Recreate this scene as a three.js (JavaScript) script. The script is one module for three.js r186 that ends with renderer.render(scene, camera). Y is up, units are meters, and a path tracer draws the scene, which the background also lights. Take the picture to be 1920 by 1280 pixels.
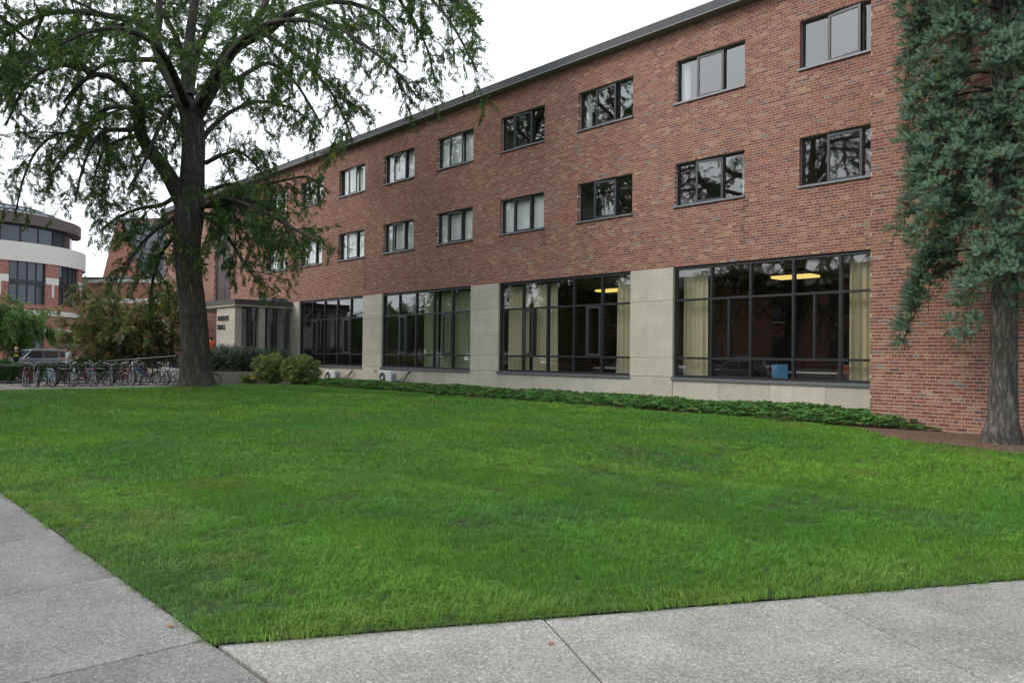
import * as THREE from 'three';
import { mergeGeometries } from 'three/addons/utils/BufferGeometryUtils.js';
import { MarchingCubes } from 'three/addons/objects/MarchingCubes.js';
import { RoundedBoxGeometry } from 'three/addons/geometries/RoundedBoxGeometry.js';
import { FontLoader } from 'three/addons/loaders/FontLoader.js';
import { TextGeometry } from 'three/addons/geometries/TextGeometry.js';
import { RectAreaLightUniformsLib } from 'three/addons/lights/RectAreaLightUniformsLib.js';

// ---------------------------------------------------------------- camera
const scene = new THREE.Scene();
const V3 = (x, y, z) => new THREE.Vector3(x, y, z);
const camera = new THREE.PerspectiveCamera(47.05, 1024 / 682, 0.1, 1200);
{
  const yaw = 0.73823, pitch = 0.0174, roll = -0.0109;          // the facade runs along x; the view meets it at 42 degrees
  const flat = V3(-Math.cos(yaw), 0, -Math.sin(yaw)), right = V3(Math.sin(yaw), 0, -Math.cos(yaw));
  const fwd = flat.clone().multiplyScalar(Math.cos(pitch)).add(V3(0, Math.sin(pitch), 0));
  const up = V3().crossVectors(right, fwd);
  camera.position.set(0, 1.55, 18);
  camera.up.copy(up.multiplyScalar(Math.cos(roll)).addScaledVector(right, Math.sin(roll)));
  camera.lookAt(camera.position.clone().add(fwd));
}
// ---------------------------------------------------------------- sky: bright, thin overcast
const SUN = V3(-0.50, 0.56, 0.62).normalize();
{
  const w = 256, h = 128, a = new Float32Array(w * h * 4);
  for (let j = 0; j < h; j++) for (let i = 0; i < w; i++) {
    const lat = ((j + 0.5) / h - 0.5) * Math.PI, lon = ((i + 0.5) / w - 0.5) * 2 * Math.PI;
    const d = V3(Math.cos(lat) * Math.cos(lon), Math.sin(lat), Math.cos(lat) * Math.sin(lon));
    const up = Math.max(0, d.y), c = Math.max(0, d.dot(SUN));
    const cl = 1 + 0.06 * Math.sin(d.x * 5.1 + d.z * 3.3 + 1.7 * Math.sin(d.y * 6 + d.x * 2)) + 0.04 * Math.sin(d.z * 9.7 - d.x * 7.1 + 2);
    const l = (1.30 - 0.22 * up + 1.3 * Math.pow(c, 5)) * cl, bl = 0.5 - 0.5 * d.dot(SUN);   // thin cloud, a little bluer away from the sun
    const k = (j * w + i) * 4;
    a[k] = l * (0.955 - 0.07 * bl); a[k + 1] = l * (0.99 - 0.015 * bl); a[k + 2] = l * (1.03 + 0.08 * bl); a[k + 3] = 1;
  }
  const t = new THREE.DataTexture(a, w, h, THREE.RGBAFormat, THREE.FloatType);
  t.mapping = THREE.EquirectangularReflectionMapping; t.magFilter = t.minFilter = THREE.LinearFilter; t.needsUpdate = true;
  scene.background = t; scene.environment = t;
}
const sun = new THREE.DirectionalLight(0xfff1dc, 1.3);
sun.position.copy(SUN).multiplyScalar(90).add(V3(-20, 0, 5)); sun.target.position.set(-20, 0, 5);
sun.castShadow = true; sun.shadow.radius = 26; sun.shadow.mapSize.set(4096, 4096);
Object.assign(sun.shadow.camera, { left: -70, right: 70, top: 70, bottom: -70, near: 1, far: 260 });
scene.add(sun, sun.target);
const renderer = new THREE.WebGLRenderer({ antialias: true });
renderer.toneMapping = THREE.LinearToneMapping;
renderer.toneMappingExposure = 1.22;
renderer.shadowMap.enabled = true; renderer.shadowMap.type = THREE.PCFSoftShadowMap;
RectAreaLightUniformsLib.init();

// ---------------------------------------------------------------- helpers
let seed = 7;
const reseed = s => { seed = s >>> 0; };
function rnd() { seed = (seed + 0x6D2B79F5) >>> 0; let t = seed; t = Math.imul(t ^ (t >>> 15), t | 1); t ^= t + Math.imul(t ^ (t >>> 7), t | 61); return ((t ^ (t >>> 14)) >>> 0) / 4294967296; }
const rr = (a, b) => a + (b - a) * rnd();
const pick = a => a[Math.floor(rnd() * a.length)];
const clamp = (x, a = 0, b = 1) => Math.min(b, Math.max(a, x));
const sstep = (a, b, x) => { const t = clamp((x - a) / (b - a)); return t * t * (3 - 2 * t); };
const mix = (a, b, t) => a + (b - a) * t;
const lin = (r, g, b) => new THREE.Color().setRGB(r, g, b);
function hash(x, y) { let n = Math.imul(x, 374761393) + Math.imul(y, 668265263) | 0; n = Math.imul(n ^ (n >>> 13), 1274126177); return ((n ^ (n >>> 16)) >>> 0) / 4294967296; }
function vnoise(x, y, per, py = per) {  // value noise, repeating every per cells where given
  const xi = Math.floor(x), yi = Math.floor(y), fx = x - xi, fy = y - yi, s = t => t * t * (3 - 2 * t);
  const w = per ? n => ((n % per) + per) % per : n => n, wy = py ? n => ((n % py) + py) % py : n => n;
  const a = hash(w(xi), wy(yi)), b = hash(w(xi + 1), wy(yi)), c = hash(w(xi), wy(yi + 1)), d = hash(w(xi + 1), wy(yi + 1));
  return mix(mix(a, b, s(fx)), mix(c, d, s(fx)), s(fy));
}
const fbm = (x, y, o = 4, per = 0, py = per) => { let v = 0, a = 0.5, t = 0; for (let i = 0; i < o; i++) { v += a * vnoise(x, y, per, py); t += a; x *= 2; y *= 2; per *= 2; py *= 2; a *= 0.5; } return v / t; };
const ridges = (u, v) => Math.abs(fbm(u * 12 + 1.4 * fbm(u * 4, v * 10, 3, 4, 10), v * 7, 4, 12, 7) - 0.5) * 2;
function tex(n, fn, color = true, m = n) {
  const a = new Uint8Array(n * m * 4);
  for (let j = 0; j < m; j++) for (let i = 0; i < n; i++) {
    const c = fn(i / n, j / m), k = (j * n + i) * 4;
    if (typeof c === 'number') a[k] = a[k + 1] = a[k + 2] = clamp(c) * 255; else { a[k] = clamp(c[0]) * 255; a[k + 1] = clamp(c[1]) * 255; a[k + 2] = clamp(c[2]) * 255; }
    a[k + 3] = 255;
  }
  const t = new THREE.DataTexture(a, n, m); t.wrapS = t.wrapT = THREE.RepeatWrapping; t.magFilter = THREE.LinearFilter; t.minFilter = THREE.LinearMipmapLinearFilter; t.generateMipmaps = true;
  if (color) t.colorSpace = THREE.SRGBColorSpace; t.needsUpdate = true; return t;
}
const rep = (t, x, y = x) => { const c = t.clone(); c.repeat.set(x, y); c.needsUpdate = true; return c; };
const mat = (color, roughness = 0.8, o = {}) => new THREE.MeshStandardMaterial({ color, roughness, ...o });
const numbers = {};
const numbered = n => { const k = numbers[n] = (numbers[n] ?? -1) + 1; return k ? `${n}_${String(k).padStart(3, '0')}` : n; };
const flat = g => { const r = g.index ? g.toNonIndexed() : g; for (const k of Object.keys(r.attributes)) if (!['position', 'normal', 'uv'].includes(k)) r.deleteAttribute(k); if (!r.attributes.uv) r.setAttribute('uv', new THREE.BufferAttribute(new Float32Array(r.attributes.position.count * 2), 2)); return r; };
const join = gs => Array.isArray(gs) ? (gs.length === 1 ? gs[0] : mergeGeometries(gs.map(flat))) : gs;
function part(name, geo, m, parent) { const o = new THREE.Mesh(join(geo), m); o.name = name; parent.add(o); return o; }
function tag(o, label, category, group, kind) { if (label) o.userData.label = label; if (category) o.userData.category = category; if (group) o.userData.group = group; if (kind) o.userData.kind = kind; return o; }
function thing(name, label, category, pos = [0, 0, 0], turn = 0, group) { const o = new THREE.Group(); o.name = numbered(name); o.position.set(...pos); o.rotation.y = turn; scene.add(o); return tag(o, label, category, group); }
function struct(name, geo, m) { const o = geo ? new THREE.Mesh(join(geo), m) : new THREE.Group(); o.name = numbered(name); o.userData.kind = 'structure'; scene.add(o); return o; }
function copyOf(root, label, pos, turn, scale = 1) { const c = root.clone(); c.name = numbered(root.name.replace(/_\d{3}$/, '')); c.userData = { ...root.userData, label }; c.position.set(...pos); c.rotation.y = turn; c.scale.setScalar(scale); scene.add(c); return c; }
const bx = (w, h, d, x = 0, y = 0, z = 0) => new THREE.BoxGeometry(w, h, d).translate(x, y, z);
const b2 = (x0, x1, y0, y1, z0, z1) => bx(x1 - x0, y1 - y0, z1 - z0, (x0 + x1) / 2, (y0 + y1) / 2, (z0 + z1) / 2);   // from bounds
const rb = (w, h, d, r, x = 0, y = 0, z = 0) => new RoundedBoxGeometry(w, h, d, 2, r).translate(x, y, z);
function boxUV(g, s = 1, ox = 0, oy = 0) {                                 // uv in metres, one straight mapping for the whole piece: lying slabs by x and z, upright pieces by run and height
  const r = g.index ? g.toNonIndexed() : g, p = r.attributes.position, uv = new Float32Array(p.count * 2); r.computeBoundingBox();
  const d = V3(); r.boundingBox.getSize(d); const lying = d.y < d.x && d.y < d.z;
  for (let i = 0; i < p.count; i++) { const x = p.getX(i), y = p.getY(i), z = p.getZ(i); uv[2 * i] = (lying ? x + 0.3 * y : x + z) * s + ox; uv[2 * i + 1] = (lying ? z + 0.3 * y : y + 0.35 * z) * s + oy; }
  r.setAttribute('uv', new THREE.BufferAttribute(uv, 2)); return r;
}
function tube(pts, radii, seg = 6, cap = false) {                          // tapered tube through points
  const n = pts.length, P = [], N = [], U = [], I = [];
  let nor = null, len = 0;
  for (let i = 0; i < n; i++) {
    const t = V3().subVectors(pts[Math.min(n - 1, i + 1)], pts[Math.max(0, i - 1)]).normalize();
    if (!nor) nor = Math.abs(t.y) < 0.9 ? V3(0, 1, 0) : V3(1, 0, 0);
    nor = nor.clone().addScaledVector(t, -nor.dot(t)).normalize();
    const bi = V3().crossVectors(t, nor);
    if (i) len += pts[i].distanceTo(pts[i - 1]);
    for (let k = 0; k <= seg; k++) {
      const a = k / seg * Math.PI * 2, d = nor.clone().multiplyScalar(Math.cos(a)).addScaledVector(bi, Math.sin(a));
      P.push(pts[i].x + d.x * radii[i], pts[i].y + d.y * radii[i], pts[i].z + d.z * radii[i]); N.push(d.x, d.y, d.z); U.push(k / seg * Math.max(1, Math.round(radii[0] * 6)), len);
    }
  }
  for (let i = 0; i < n - 1; i++) for (let k = 0; k < seg; k++) { const a = i * (seg + 1) + k, b = a + seg + 1; I.push(a, a + 1, b, b, a + 1, b + 1); }
  if (cap) for (const [i, s] of [[0, 1], [n - 1, -1]]) for (let k = 1; k < seg - 1; k++) { const o = i * (seg + 1); s > 0 ? I.push(o, o + k + 1, o + k) : I.push(o, o + k, o + k + 1); }
  const g = new THREE.BufferGeometry();
  g.setAttribute('position', new THREE.Float32BufferAttribute(P, 3)); g.setAttribute('normal', new THREE.Float32BufferAttribute(N, 3)); g.setAttribute('uv', new THREE.Float32BufferAttribute(U, 2)); g.setIndex(I);
  return g;
}
const rod = (a, b, r, seg = 6) => tube([V3(...a), V3(...b)], [r, r], seg, true);
const pipe = (pts, r, seg = 6, n = 24) => { const c = new THREE.CatmullRomCurve3(pts.map(p => V3(...p))).getPoints(n); return tube(c, c.map(() => r), seg, true); };
function instanced(name, geo, m, mats, cols, parent, kind = 'stuff') {
  const o = new THREE.InstancedMesh(geo, m, mats.length); o.name = name;
  mats.forEach((x, i) => o.setMatrixAt(i, x)); if (cols) cols.forEach((c, i) => o.setColorAt(i, c));
  if (kind) o.userData.kind = kind; parent.add(o); return o;
}
const _q = new THREE.Quaternion(), _m3 = new THREE.Matrix4();
function place(p, dir, upHint, s) {                                        // matrix with +x along dir, +y near upHint
  const x = dir.clone().normalize(), z = V3().crossVectors(x, upHint); if (z.lengthSq() < 1e-6) z.set(0, 0, 1); z.normalize();
  const y = V3().crossVectors(z, x), m = new THREE.Matrix4().makeBasis(x, y, z);
  if (typeof s === 'number') m.scale(V3(s, s, s)); else m.scale(s);
  return m.setPosition(p);
}
const rdir = () => { const a = rr(0, Math.PI * 2), y = rr(-1, 1), r = Math.sqrt(1 - y * y); return V3(Math.cos(a) * r, y, Math.sin(a) * r); };
function triMesh(P) { const g = new THREE.BufferGeometry(); g.setAttribute('position', new THREE.Float32BufferAttribute(P, 3)); g.setAttribute('uv', new THREE.Float32BufferAttribute(new Float32Array(P.length / 3 * 2), 2)); g.computeVertexNormals(); return g; }
const foliage = (r, g, b, t = 0.4) => new THREE.MeshPhysicalMaterial({ color: lin(r, g, b), roughness: 0.95, side: THREE.DoubleSide, transmission: t, thickness: 0, specularIntensity: 0.3 });

// ---------------------------------------------------------------- surfaces
const T = {
  fine: tex(512, (u, v) => 0.5 + (fbm(u * 128, v * 128, 2, 128) - 0.5) * 0.9 + (hash(u * 512 | 0, v * 512 | 0) - 0.5) * 0.25, false),
  walk: tex(1024, (u, v) => { const g = (hash(u * 1024 | 0, v * 1024 | 0) - 0.5) * 0.16 + (vnoise(u * 200, v * 200, 200) - 0.5) * 0.24, s = (fbm(u * 5, v * 5, 5, 5) - 0.5) * 0.20, p = vnoise(u * 140 + 7, v * 140, 140) > 0.86 ? 0.14 : 0, k = 0.64 + g + s + p; return [k * 1.0, k * 0.985, k * 0.955]; }),
  walkB: tex(512, (u, v) => vnoise(u * 128, v * 128, 128) * 0.7 + hash(u * 512 | 0, v * 512 | 0) * 0.3, false),
  stone: tex(512, (u, v) => { const k = 0.86 + (fbm(u * 40, v * 3, 4, 40, 3) - 0.5) * 0.07 + (fbm(u * 6, v * 6, 4, 6) - 0.5) * 0.10 + (hash(u * 512 | 0, v * 512 | 0) - 0.5) * 0.05; return [k, k * 0.985, k * 0.945]; }),
  bark: tex(512, (u, v) => { const r = ridges(u, v), k = 0.38 + r * 0.5 + (vnoise(u * 64, v * 64, 64) - 0.5) * 0.14 + (fbm(u * 4, v * 4, 3, 4) - 0.5) * 0.2; return [k * 0.98, k * 0.96, k * 0.90]; }),
  barkB: tex(512, (u, v) => ridges(u, v) * 1.5 + (vnoise(u * 64, v * 64, 64) - 0.5) * 0.2, false),
  mulch: tex(512, (u, v) => { const a = vnoise(u * 90 + 3 * vnoise(u * 16, v * 16, 16), v * 40, 0), k = 0.27 + a * 0.34 + (hash(u * 512 | 0, v * 512 | 0) - 0.5) * 0.16 + (vnoise(u * 70, v * 70, 70) > 0.82 ? 0.14 : 0); return [k * 1.05, k * 0.86, k * 0.68]; }),
  turf: tex(512, (u, v) => { const k = 0.6 + (fbm(u * 60, v * 60, 3, 60) - 0.5) * 0.7; return [k * 0.42, k * 0.62, k * 0.18]; }),
  asphalt: tex(512, (u, v) => 0.30 + (hash(u * 512 | 0, v * 512 | 0) - 0.5) * 0.12 + (fbm(u * 5, v * 5, 4, 5) - 0.5) * 0.08),
};
const M = {
  walk: [0.445, 0.47, 0.495, 0.615, 0.65, 0.69].map((k, i) => mat(lin(k * (i < 3 ? 0.985 : 1.01), k, k * (i < 3 ? 1.02 : 0.985)), 0.9, { map: rep(T.walk, 0.55), bumpMap: rep(T.walkB, 0.9), bumpScale: 0.004 })),
  joint: mat(lin(0.085, 0.075, 0.055), 1),
  mortar: mat(lin(0.53, 0.435, 0.375), 0.95, { bumpMap: rep(T.fine, 2), bumpScale: 0.002 }),
  brick: new THREE.MeshStandardMaterial({ color: 0xffffff, roughness: 0.85, bumpMap: rep(T.fine, 0.4, 0.15), bumpScale: 0.0015 }),
  stone: [0.84, 0.90, 0.96].map(k => mat(lin(k * 0.73, k * 0.71, k * 0.665), 0.85, { map: rep(T.stone, 0.5), bumpMap: rep(T.fine, 1), bumpScale: 0.0015 })),
  frame: mat(lin(0.022, 0.024, 0.028), 0.42, { metalness: 0.3 }),
  sash: mat(lin(0.042, 0.047, 0.055), 0.42, { metalness: 0.3 }),
  sill: mat(lin(0.16, 0.17, 0.19), 0.45, { metalness: 0.4 }),
  coping: mat(lin(0.050, 0.055, 0.064), 0.7),
  copingLight: mat(lin(0.19, 0.20, 0.21), 0.7),
  glass: new THREE.MeshPhysicalMaterial({ color: lin(0.92, 0.95, 0.94), roughness: 0.02, transmission: 1, thickness: 0, ior: 2.0 }),
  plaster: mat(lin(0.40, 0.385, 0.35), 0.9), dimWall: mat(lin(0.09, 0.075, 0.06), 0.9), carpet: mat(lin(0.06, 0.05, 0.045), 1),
  blind: mat(lin(0.80, 0.81, 0.82), 0.8), curtain: mat(lin(0.46, 0.41, 0.26), 0.95, { side: THREE.DoubleSide }), curtainGreen: mat(lin(0.26, 0.29, 0.17), 0.95, { side: THREE.DoubleSide }),
  black: mat(lin(0.012, 0.012, 0.013), 0.5, { metalness: 0.3 }), rubber: mat(lin(0.015, 0.015, 0.015), 0.8), steel: mat(lin(0.45, 0.46, 0.48), 0.35, { metalness: 0.9 }),
  bark: mat(lin(0.25, 0.24, 0.23), 0.95, { map: rep(T.bark, 1, 0.4), bumpMap: rep(T.barkB, 1, 0.4), bumpScale: 0.035 }), limb: mat(lin(0.15, 0.14, 0.13), 0.95, { map: rep(T.bark, 1, 0.4), bumpMap: rep(T.barkB, 1, 0.4), bumpScale: 0.02 }), twig: mat(lin(0.045, 0.038, 0.030), 0.95),
  mulch: mat(lin(0.95, 0.9, 0.9), 1, { map: rep(T.mulch, 0.9), bumpMap: rep(T.fine, 1.2), bumpScale: 0.03 }),
  concrete: mat(lin(0.42, 0.41, 0.385), 0.9, { map: rep(T.stone, 0.4), bumpMap: rep(T.fine, 1.5), bumpScale: 0.003 }),
};
// ---------------------------------------------------------------- ground
const EDGE = 16.34, DIAG = { x: -4.13, z: EDGE, dx: 0.455, dz: -0.890 };             // lawn edges along the two walks
const diagX = z => DIAG.x + (DIAG.z - z) * DIAG.dx / -DIAG.dz;
const TREE = [-27.9, 7.6];
function lawnY(x, z) {
  const d1 = EDGE - z, d2 = (x - DIAG.x) * DIAG.dz + (z - DIAG.z) * -DIAG.dx, d = Math.max(0, Math.min(d1, d2));
  let y = 0.012 + 0.215 * sstep(0, 12, d) + 0.018 * (fbm(x * 0.35 + 40, z * 0.35 + 40, 3) - 0.5) * sstep(0, 2, d);
  y = mix(y, -0.055, sstep(-28.5, -36, x));
  const r = Math.hypot(x - TREE[0], z - TREE[1]); y += 0.17 * Math.exp(-r * r / 1.9);
  return y;
}
const bedFront = x => x > -7.2 ? mix(2.75, 4.0, sstep(-7.2, -4.9, x)) + 0.12 * Math.sin(x * 3) : 2.72 + 0.10 * Math.sin(x * 0.9) + 0.06 * Math.sin(x * 2.7 + 1);
{
  const sheet = (nx, nz, fx, fz, fy) => {
    const g = new THREE.PlaneGeometry(1, 1, nx, nz), p = g.attributes.position, uv = g.attributes.uv;
    for (let i = 0; i < p.count; i++) { const u = p.getX(i) + 0.5, v = p.getY(i) + 0.5, z = fz(u, v), x = fx(u, v, z); p.setXYZ(i, x, fy(x, z), z); uv.setXY(i, x, z); }
    g.computeVertexNormals(); const n = g.attributes.normal; if (n.getY(10) < 0) { const I = g.index.array; for (let k = 0; k < I.length; k += 3) { const t = I[k]; I[k] = I[k + 1]; I[k + 1] = t; } g.computeVertexNormals(); }
    return g;
  };
  struct('ground', new THREE.PlaneGeometry(700, 700).rotateX(-Math.PI / 2).translate(0, -0.16, 0), mat(lin(0.10, 0.12, 0.06), 1, { map: rep(T.turf, 120) }));
  const lawn = struct('lawn', sheet(150, 80, (u, v, z) => mix(-36.2, diagX(z) + 0.016, u), (u, v) => mix(-0.3, EDGE + 0.016, v), lawnY), mat(lin(0.9, 0.95, 0.8), 1, { map: rep(T.turf, 0.7), bumpMap: rep(T.fine, 3), bumpScale: 0.02 }));
  struct('planting_bed', sheet(140, 14, (u, v) => mix(-33.9, -2.0, u), (u, v) => mix(-0.25, bedFront(mix(-33.9, -2.0, u)), v), (x, z) => lawnY(x, z) + 0.022), M.mulch);
  struct('plaza', b2(-120, -36.0, -0.14, -0.05, -30, EDGE), mat(lin(0.50, 0.48, 0.45), 0.9, { map: rep(T.walk, 20), bumpMap: rep(T.walkB, 40), bumpScale: 0.003 }));
  struct('street', b2(-160, 60, -0.15, -0.10, 24, 32.5), mat(lin(0.55, 0.55, 0.56), 0.95, { map: rep(T.asphalt, 30, 4) }));
  // walks: one slab beside another, joints open
  reseed(11);
  const walk = struct('sidewalk'); part('joint_bed', b2(-62, 9, -0.10, -0.018, EDGE - 0.01, 19.45), M.joint, walk);
  for (let i = -36; i < 8; i++) { const x0 = -4.25 + i * 1.59; part('slab', boxUV(rb(1.582, 0.09, 3.08, 0.006, x0 + 0.795, -0.045 + rr(-0.002, 0.002), EDGE + 1.545), 1, rr(0, 3), rr(0, 3)), M.walk[Math.floor(rr(0, 3))], walk); }
  const cross = struct('sidewalk'); cross.position.set(DIAG.x, 0, EDGE - 0.012); cross.rotation.y = Math.atan2(-DIAG.dz, DIAG.dx);
  {
    // local +x runs up the walk, local +z to its right; the first slab is cut where it meets the other walk
    part('joint_bed', bx(17.5, 0.08, 2.9, 9.9, -0.062, 1.46), M.joint, cross);
    const k = DIAG.dx / -DIAG.dz;                                          // slant of the cut
    const s = new THREE.Shape([[0.004, 0], [1.80, 0], [1.80, -2.9], [0.004 + 2.9 * k, -2.9]].map(p => new THREE.Vector2(...p)));
    part('slab', boxUV(new THREE.ExtrudeGeometry(s, { depth: 0.09, bevelEnabled: false }).rotateX(-Math.PI / 2).translate(0, -0.09, 0), 1, 0.4, 0.2), M.walk[4], cross);
    for (let i = 0; i < 9; i++) part('slab', boxUV(rb(1.822, 0.09, 2.9, 0.006, 1.815 + i * 1.83 + 0.911, -0.045 + rr(-0.002, 0.002), 1.45), 1, rr(0, 3), rr(0, 3)), M.walk[3 + [2, 1, 2, 0, 2, 1, 0, 2, 1][i]], cross);
  }
  // grass
  reseed(21);
  const tuft = (n, r, h, w) => {
    const P = [];
    for (let i = 0; i < n; i++) {
      const a = rr(0, 6.283), q = r * Math.sqrt(rnd()), x = Math.cos(a) * q, z = Math.sin(a) * q, t = rr(0, 6.283), c = Math.cos(t) * w / 2, s = Math.sin(t) * w / 2, hh = h * rr(0.6, 1.25), la = rr(0, 6.283), l = hh * rr(0.3, 1.5), lx = Math.cos(la) * l, lz = Math.sin(la) * l;
      const m = [x + lx * 0.35, hh * 0.6, z + lz * 0.35], e = [x + lx, hh * rr(0.6, 1), z + lz];
      P.push(x - c, -0.01, z - s, x + c, -0.01, z + s, m[0] + c * 0.8, m[1], m[2] + s * 0.8, x - c, -0.01, z - s, m[0] + c * 0.8, m[1], m[2] + s * 0.8, m[0] - c * 0.8, m[1], m[2] - s * 0.8, m[0] - c * 0.8, m[1], m[2] - s * 0.8, m[0] + c * 0.8, m[1], m[2] + s * 0.8, ...e);
    }
    return triMesh(P);
  };
  const gm = foliage(1, 1, 1, 0.25); gm.roughness = 0.55; gm.specularIntensity = 0.6;
  const lods = [[4, 10, 620, 22, 0.055, 0.040, 0.0033], [10, 19, 260, 22, 0.075, 0.045, 0.005], [19, 38, 90, 22, 0.12, 0.05, 0.0085]];
  const cx = 0, cz = 18, d = V3();
  for (const [r0, r1, dens, n, rad, hh, w] of lods) {
    const geos = [tuft(n, rad, hh, w), tuft(n, rad, hh, w)], mats = [[], []], cols = [[], []];
    const area = 36 * 14, N = Math.round(area * dens);
    for (let i = 0; i < N; i++) {
      const z = rr(2.4, EDGE + 0.012), x = rr(-36, 0.5); if (x > diagX(z) + 0.012 || z < bedFront(x) - 0.05) continue;
      const dx = x - cx, dz = z - cz, q = Math.hypot(dx, dz); if (q < r0 || q >= r1) continue;
      const f = (dx * -0.74 + dz * -0.673), s = (dx * 0.673 + dz * -0.74); if (Math.abs(s) > f * 1.0 + 2) continue;   // only where a camera near this one can see it
      if (x < -33.9 && z < 5) continue;
      if (fbm(x * 1.7 + 15, z * 1.7 + 55, 3) > 0.72 - 0.10 * sstep(1.6, 0.1, Math.hypot(x + 4.6, z - 15.7)) && rnd() < 0.8) continue;   // thin spots
      const tr = Math.hypot(x - TREE[0], z - TREE[1]); if (tr < 0.62) continue;
      const patch = fbm(x * 0.55, z * 0.55, 4), fine = fbm(x * 3 + 9, z * 3, 2), band = Math.sin((z * 1.0 + x * 0.18 + 0.35 * Math.sin(x * 0.35)) * 2.55);
      const clover = 0.55 * sstep(0.58, 0.72, fbm(x * 0.8 + 31, z * 0.8 + 7, 4)), dry = sstep(0.66, 0.8, fbm(x * 0.9 + 70, z * 0.9 + 3, 3)) * 0.6 + sstep(1.1, 0.15, Math.min(EDGE - z + 0.15, diagX(z) - x + 0.15)) * 0.35 * fine * 2;
      let c = [0.122 + 0.12 * (patch - 0.5), 0.290 + 0.14 * (patch - 0.5), 0.026];
      const g2 = (0.86 + 0.28 * fine) * rr(0.82, 1.2) ;
      c = [mix(c[0], 0.075, clover), mix(c[1], 0.21, clover), mix(c[2], 0.038, clover)];
      c = [mix(c[0], 0.20, dry * 0.6), mix(c[1], 0.20, dry * 0.6), mix(c[2], 0.06, dry * 0.6)];
      const k = rnd() < 0.5 ? 0 : 1, sc = rr(0.75, 1.2) * (0.8 + 0.4 * fine) * (rnd() < 0.03 ? 1.45 : 1);
      const lean = 0.34 * sstep(-0.5, 0.5, band) * 2 - 0.34, tilt = new THREE.Quaternion().setFromAxisAngle(V3(0, 0, 1), lean), turn = new THREE.Quaternion().setFromAxisAngle(V3(0, 1, 0), rr(0, 6.283));
      const m = new THREE.Matrix4().compose(V3(x, lawnY(x, z), z), tilt.multiply(turn), V3(sc, sc, sc));
      mats[k].push(m); cols[k].push(lin(c[0] * g2, c[1] * g2, c[2] * g2));
    }
    for (const k of [0, 1]) if (mats[k].length) instanced('grass', geos[k], gm, mats[k], cols[k], lawn);
  }
  // a few fallen leaves
  const fl = mat(lin(0.26, 0.12, 0.05), 0.9, { side: THREE.DoubleSide });
  const where = ['on the grey walk near the lower lawn corner', 'at the lawn edge beside the left walk', 'on the mown lawn below the big tree', 'on the near lawn close to the corner', 'on the cross walk near its joint', 'on the mown lawn before the stone wall'];
  [[-4.6, 16.42], [-7.3, 16.2], [-16.5, 10.5], [-5.2, 14.8], [-3.0, 14.95], [-11.0, 9.5]].forEach(([x, z], i) => {
    const s = new THREE.Shape(); s.moveTo(0, 0); s.quadraticCurveTo(0.02, 0.028, 0.06, 0); s.quadraticCurveTo(0.02, -0.028, 0, 0);
    const g = new THREE.ShapeGeometry(s, 4), p = g.attributes.position; for (let k = 0; k < p.count; k++) p.setZ(k, 6 * (p.getY(k) ** 2) + 3 * (p.getX(k) - 0.03) ** 2); g.computeVertexNormals();
    const on = z > EDGE || x > diagX(z), o = new THREE.Mesh(g.rotateX(-Math.PI / 2), fl); o.name = numbered('fallen_leaf'); o.position.set(x, on ? 0.004 : lawnY(x, z) + 0.05, z); o.rotation.y = i * 1.3; scene.add(o);
    tag(o, 'small curled brown leaf lying ' + where[i], 'leaf', 'fallen leaves on the lawn and walks');
  });
}
// ---------------------------------------------------------------- the brick hall
const C = 0.06855, BL = 0.2032, Y1 = 4.048, ROW = 42 * C, XW = -6.88, ZW = 1.9, XE = -54.5, YTOP = Y1 + 98 * C;
const MOD = 3.69, WL = k => -13.10 - MOD * k, WW = 2.18;                   // left edge and width of the upper windows
const GW = [[-13.11, -7.24], [-20.49, -14.62], [-27.87, -22.0], [-35.17, -29.33]];  // ground-floor glazing
const SILL = 0.99;
const hall = thing('brick_building', 'three-storey red brick hall with stone piers, dark windows and flat roof edge', 'building');
const BRICKS = [[0.205, 0.068, 0.048, 9], [0.240, 0.098, 0.062, 8], [0.165, 0.055, 0.043, 6], [0.275, 0.130, 0.085, 4], [0.225, 0.082, 0.055, 7], [0.30, 0.165, 0.11, 2], [0.13, 0.065, 0.058, 1.6], [0.17, 0.13, 0.115, 0.8]];
const brickTotal = BRICKS.reduce((s, b) => s + b[3], 0);
function brickColor() { let r = rnd() * brickTotal, b = BRICKS[0]; for (const q of BRICKS) { b = q; r -= q[3]; if (r <= 0) break; } const k = rr(0.86, 1.14); return lin(b[0] * k * 1.02, b[1] * k * 1.08, b[2] * k * 1.1); }
const brickBox = new THREE.BoxGeometry(1, 1, 1);
// bricks of one wall face: course by course, every sixth course headers, cut at the openings
function layBricks(x0, x1, y0, y1, holes, put) {
  const from = Math.round((y0 - Y1) / C), to = Math.round((y1 - Y1) / C);
  for (let r = from; r < to; r++) {
    const yb = Y1 + r * C, ym = yb + C / 2, head = ((r % 6) + 6) % 6 === 0, L = head ? BL / 2 : BL, off = head ? BL / 4 : (r & 1) * BL / 2;
    let spans = [[x0, x1]];
    for (const [a, b, c, d] of holes) if (ym > c && ym < d) spans = spans.flatMap(([p, q]) => b <= p || a >= q ? [[p, q]] : [[p, Math.min(a, q)], [Math.max(b, p), q]].filter(s => s[1] - s[0] > 0.01));
    for (const [p, q] of spans) for (let i = Math.floor((p - off) / L); i * L + off < q; i++) {
      const a = Math.max(p, i * L + off), b = Math.min(q, (i + 1) * L + off); if (b - a < 0.03) continue;
      put((a + b) / 2, yb + C / 2, b - a - (b === q || a === p ? 0.0055 : 0.0112), C - 0.0114);
    }
  }
}
const upperHoles = [];
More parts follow.
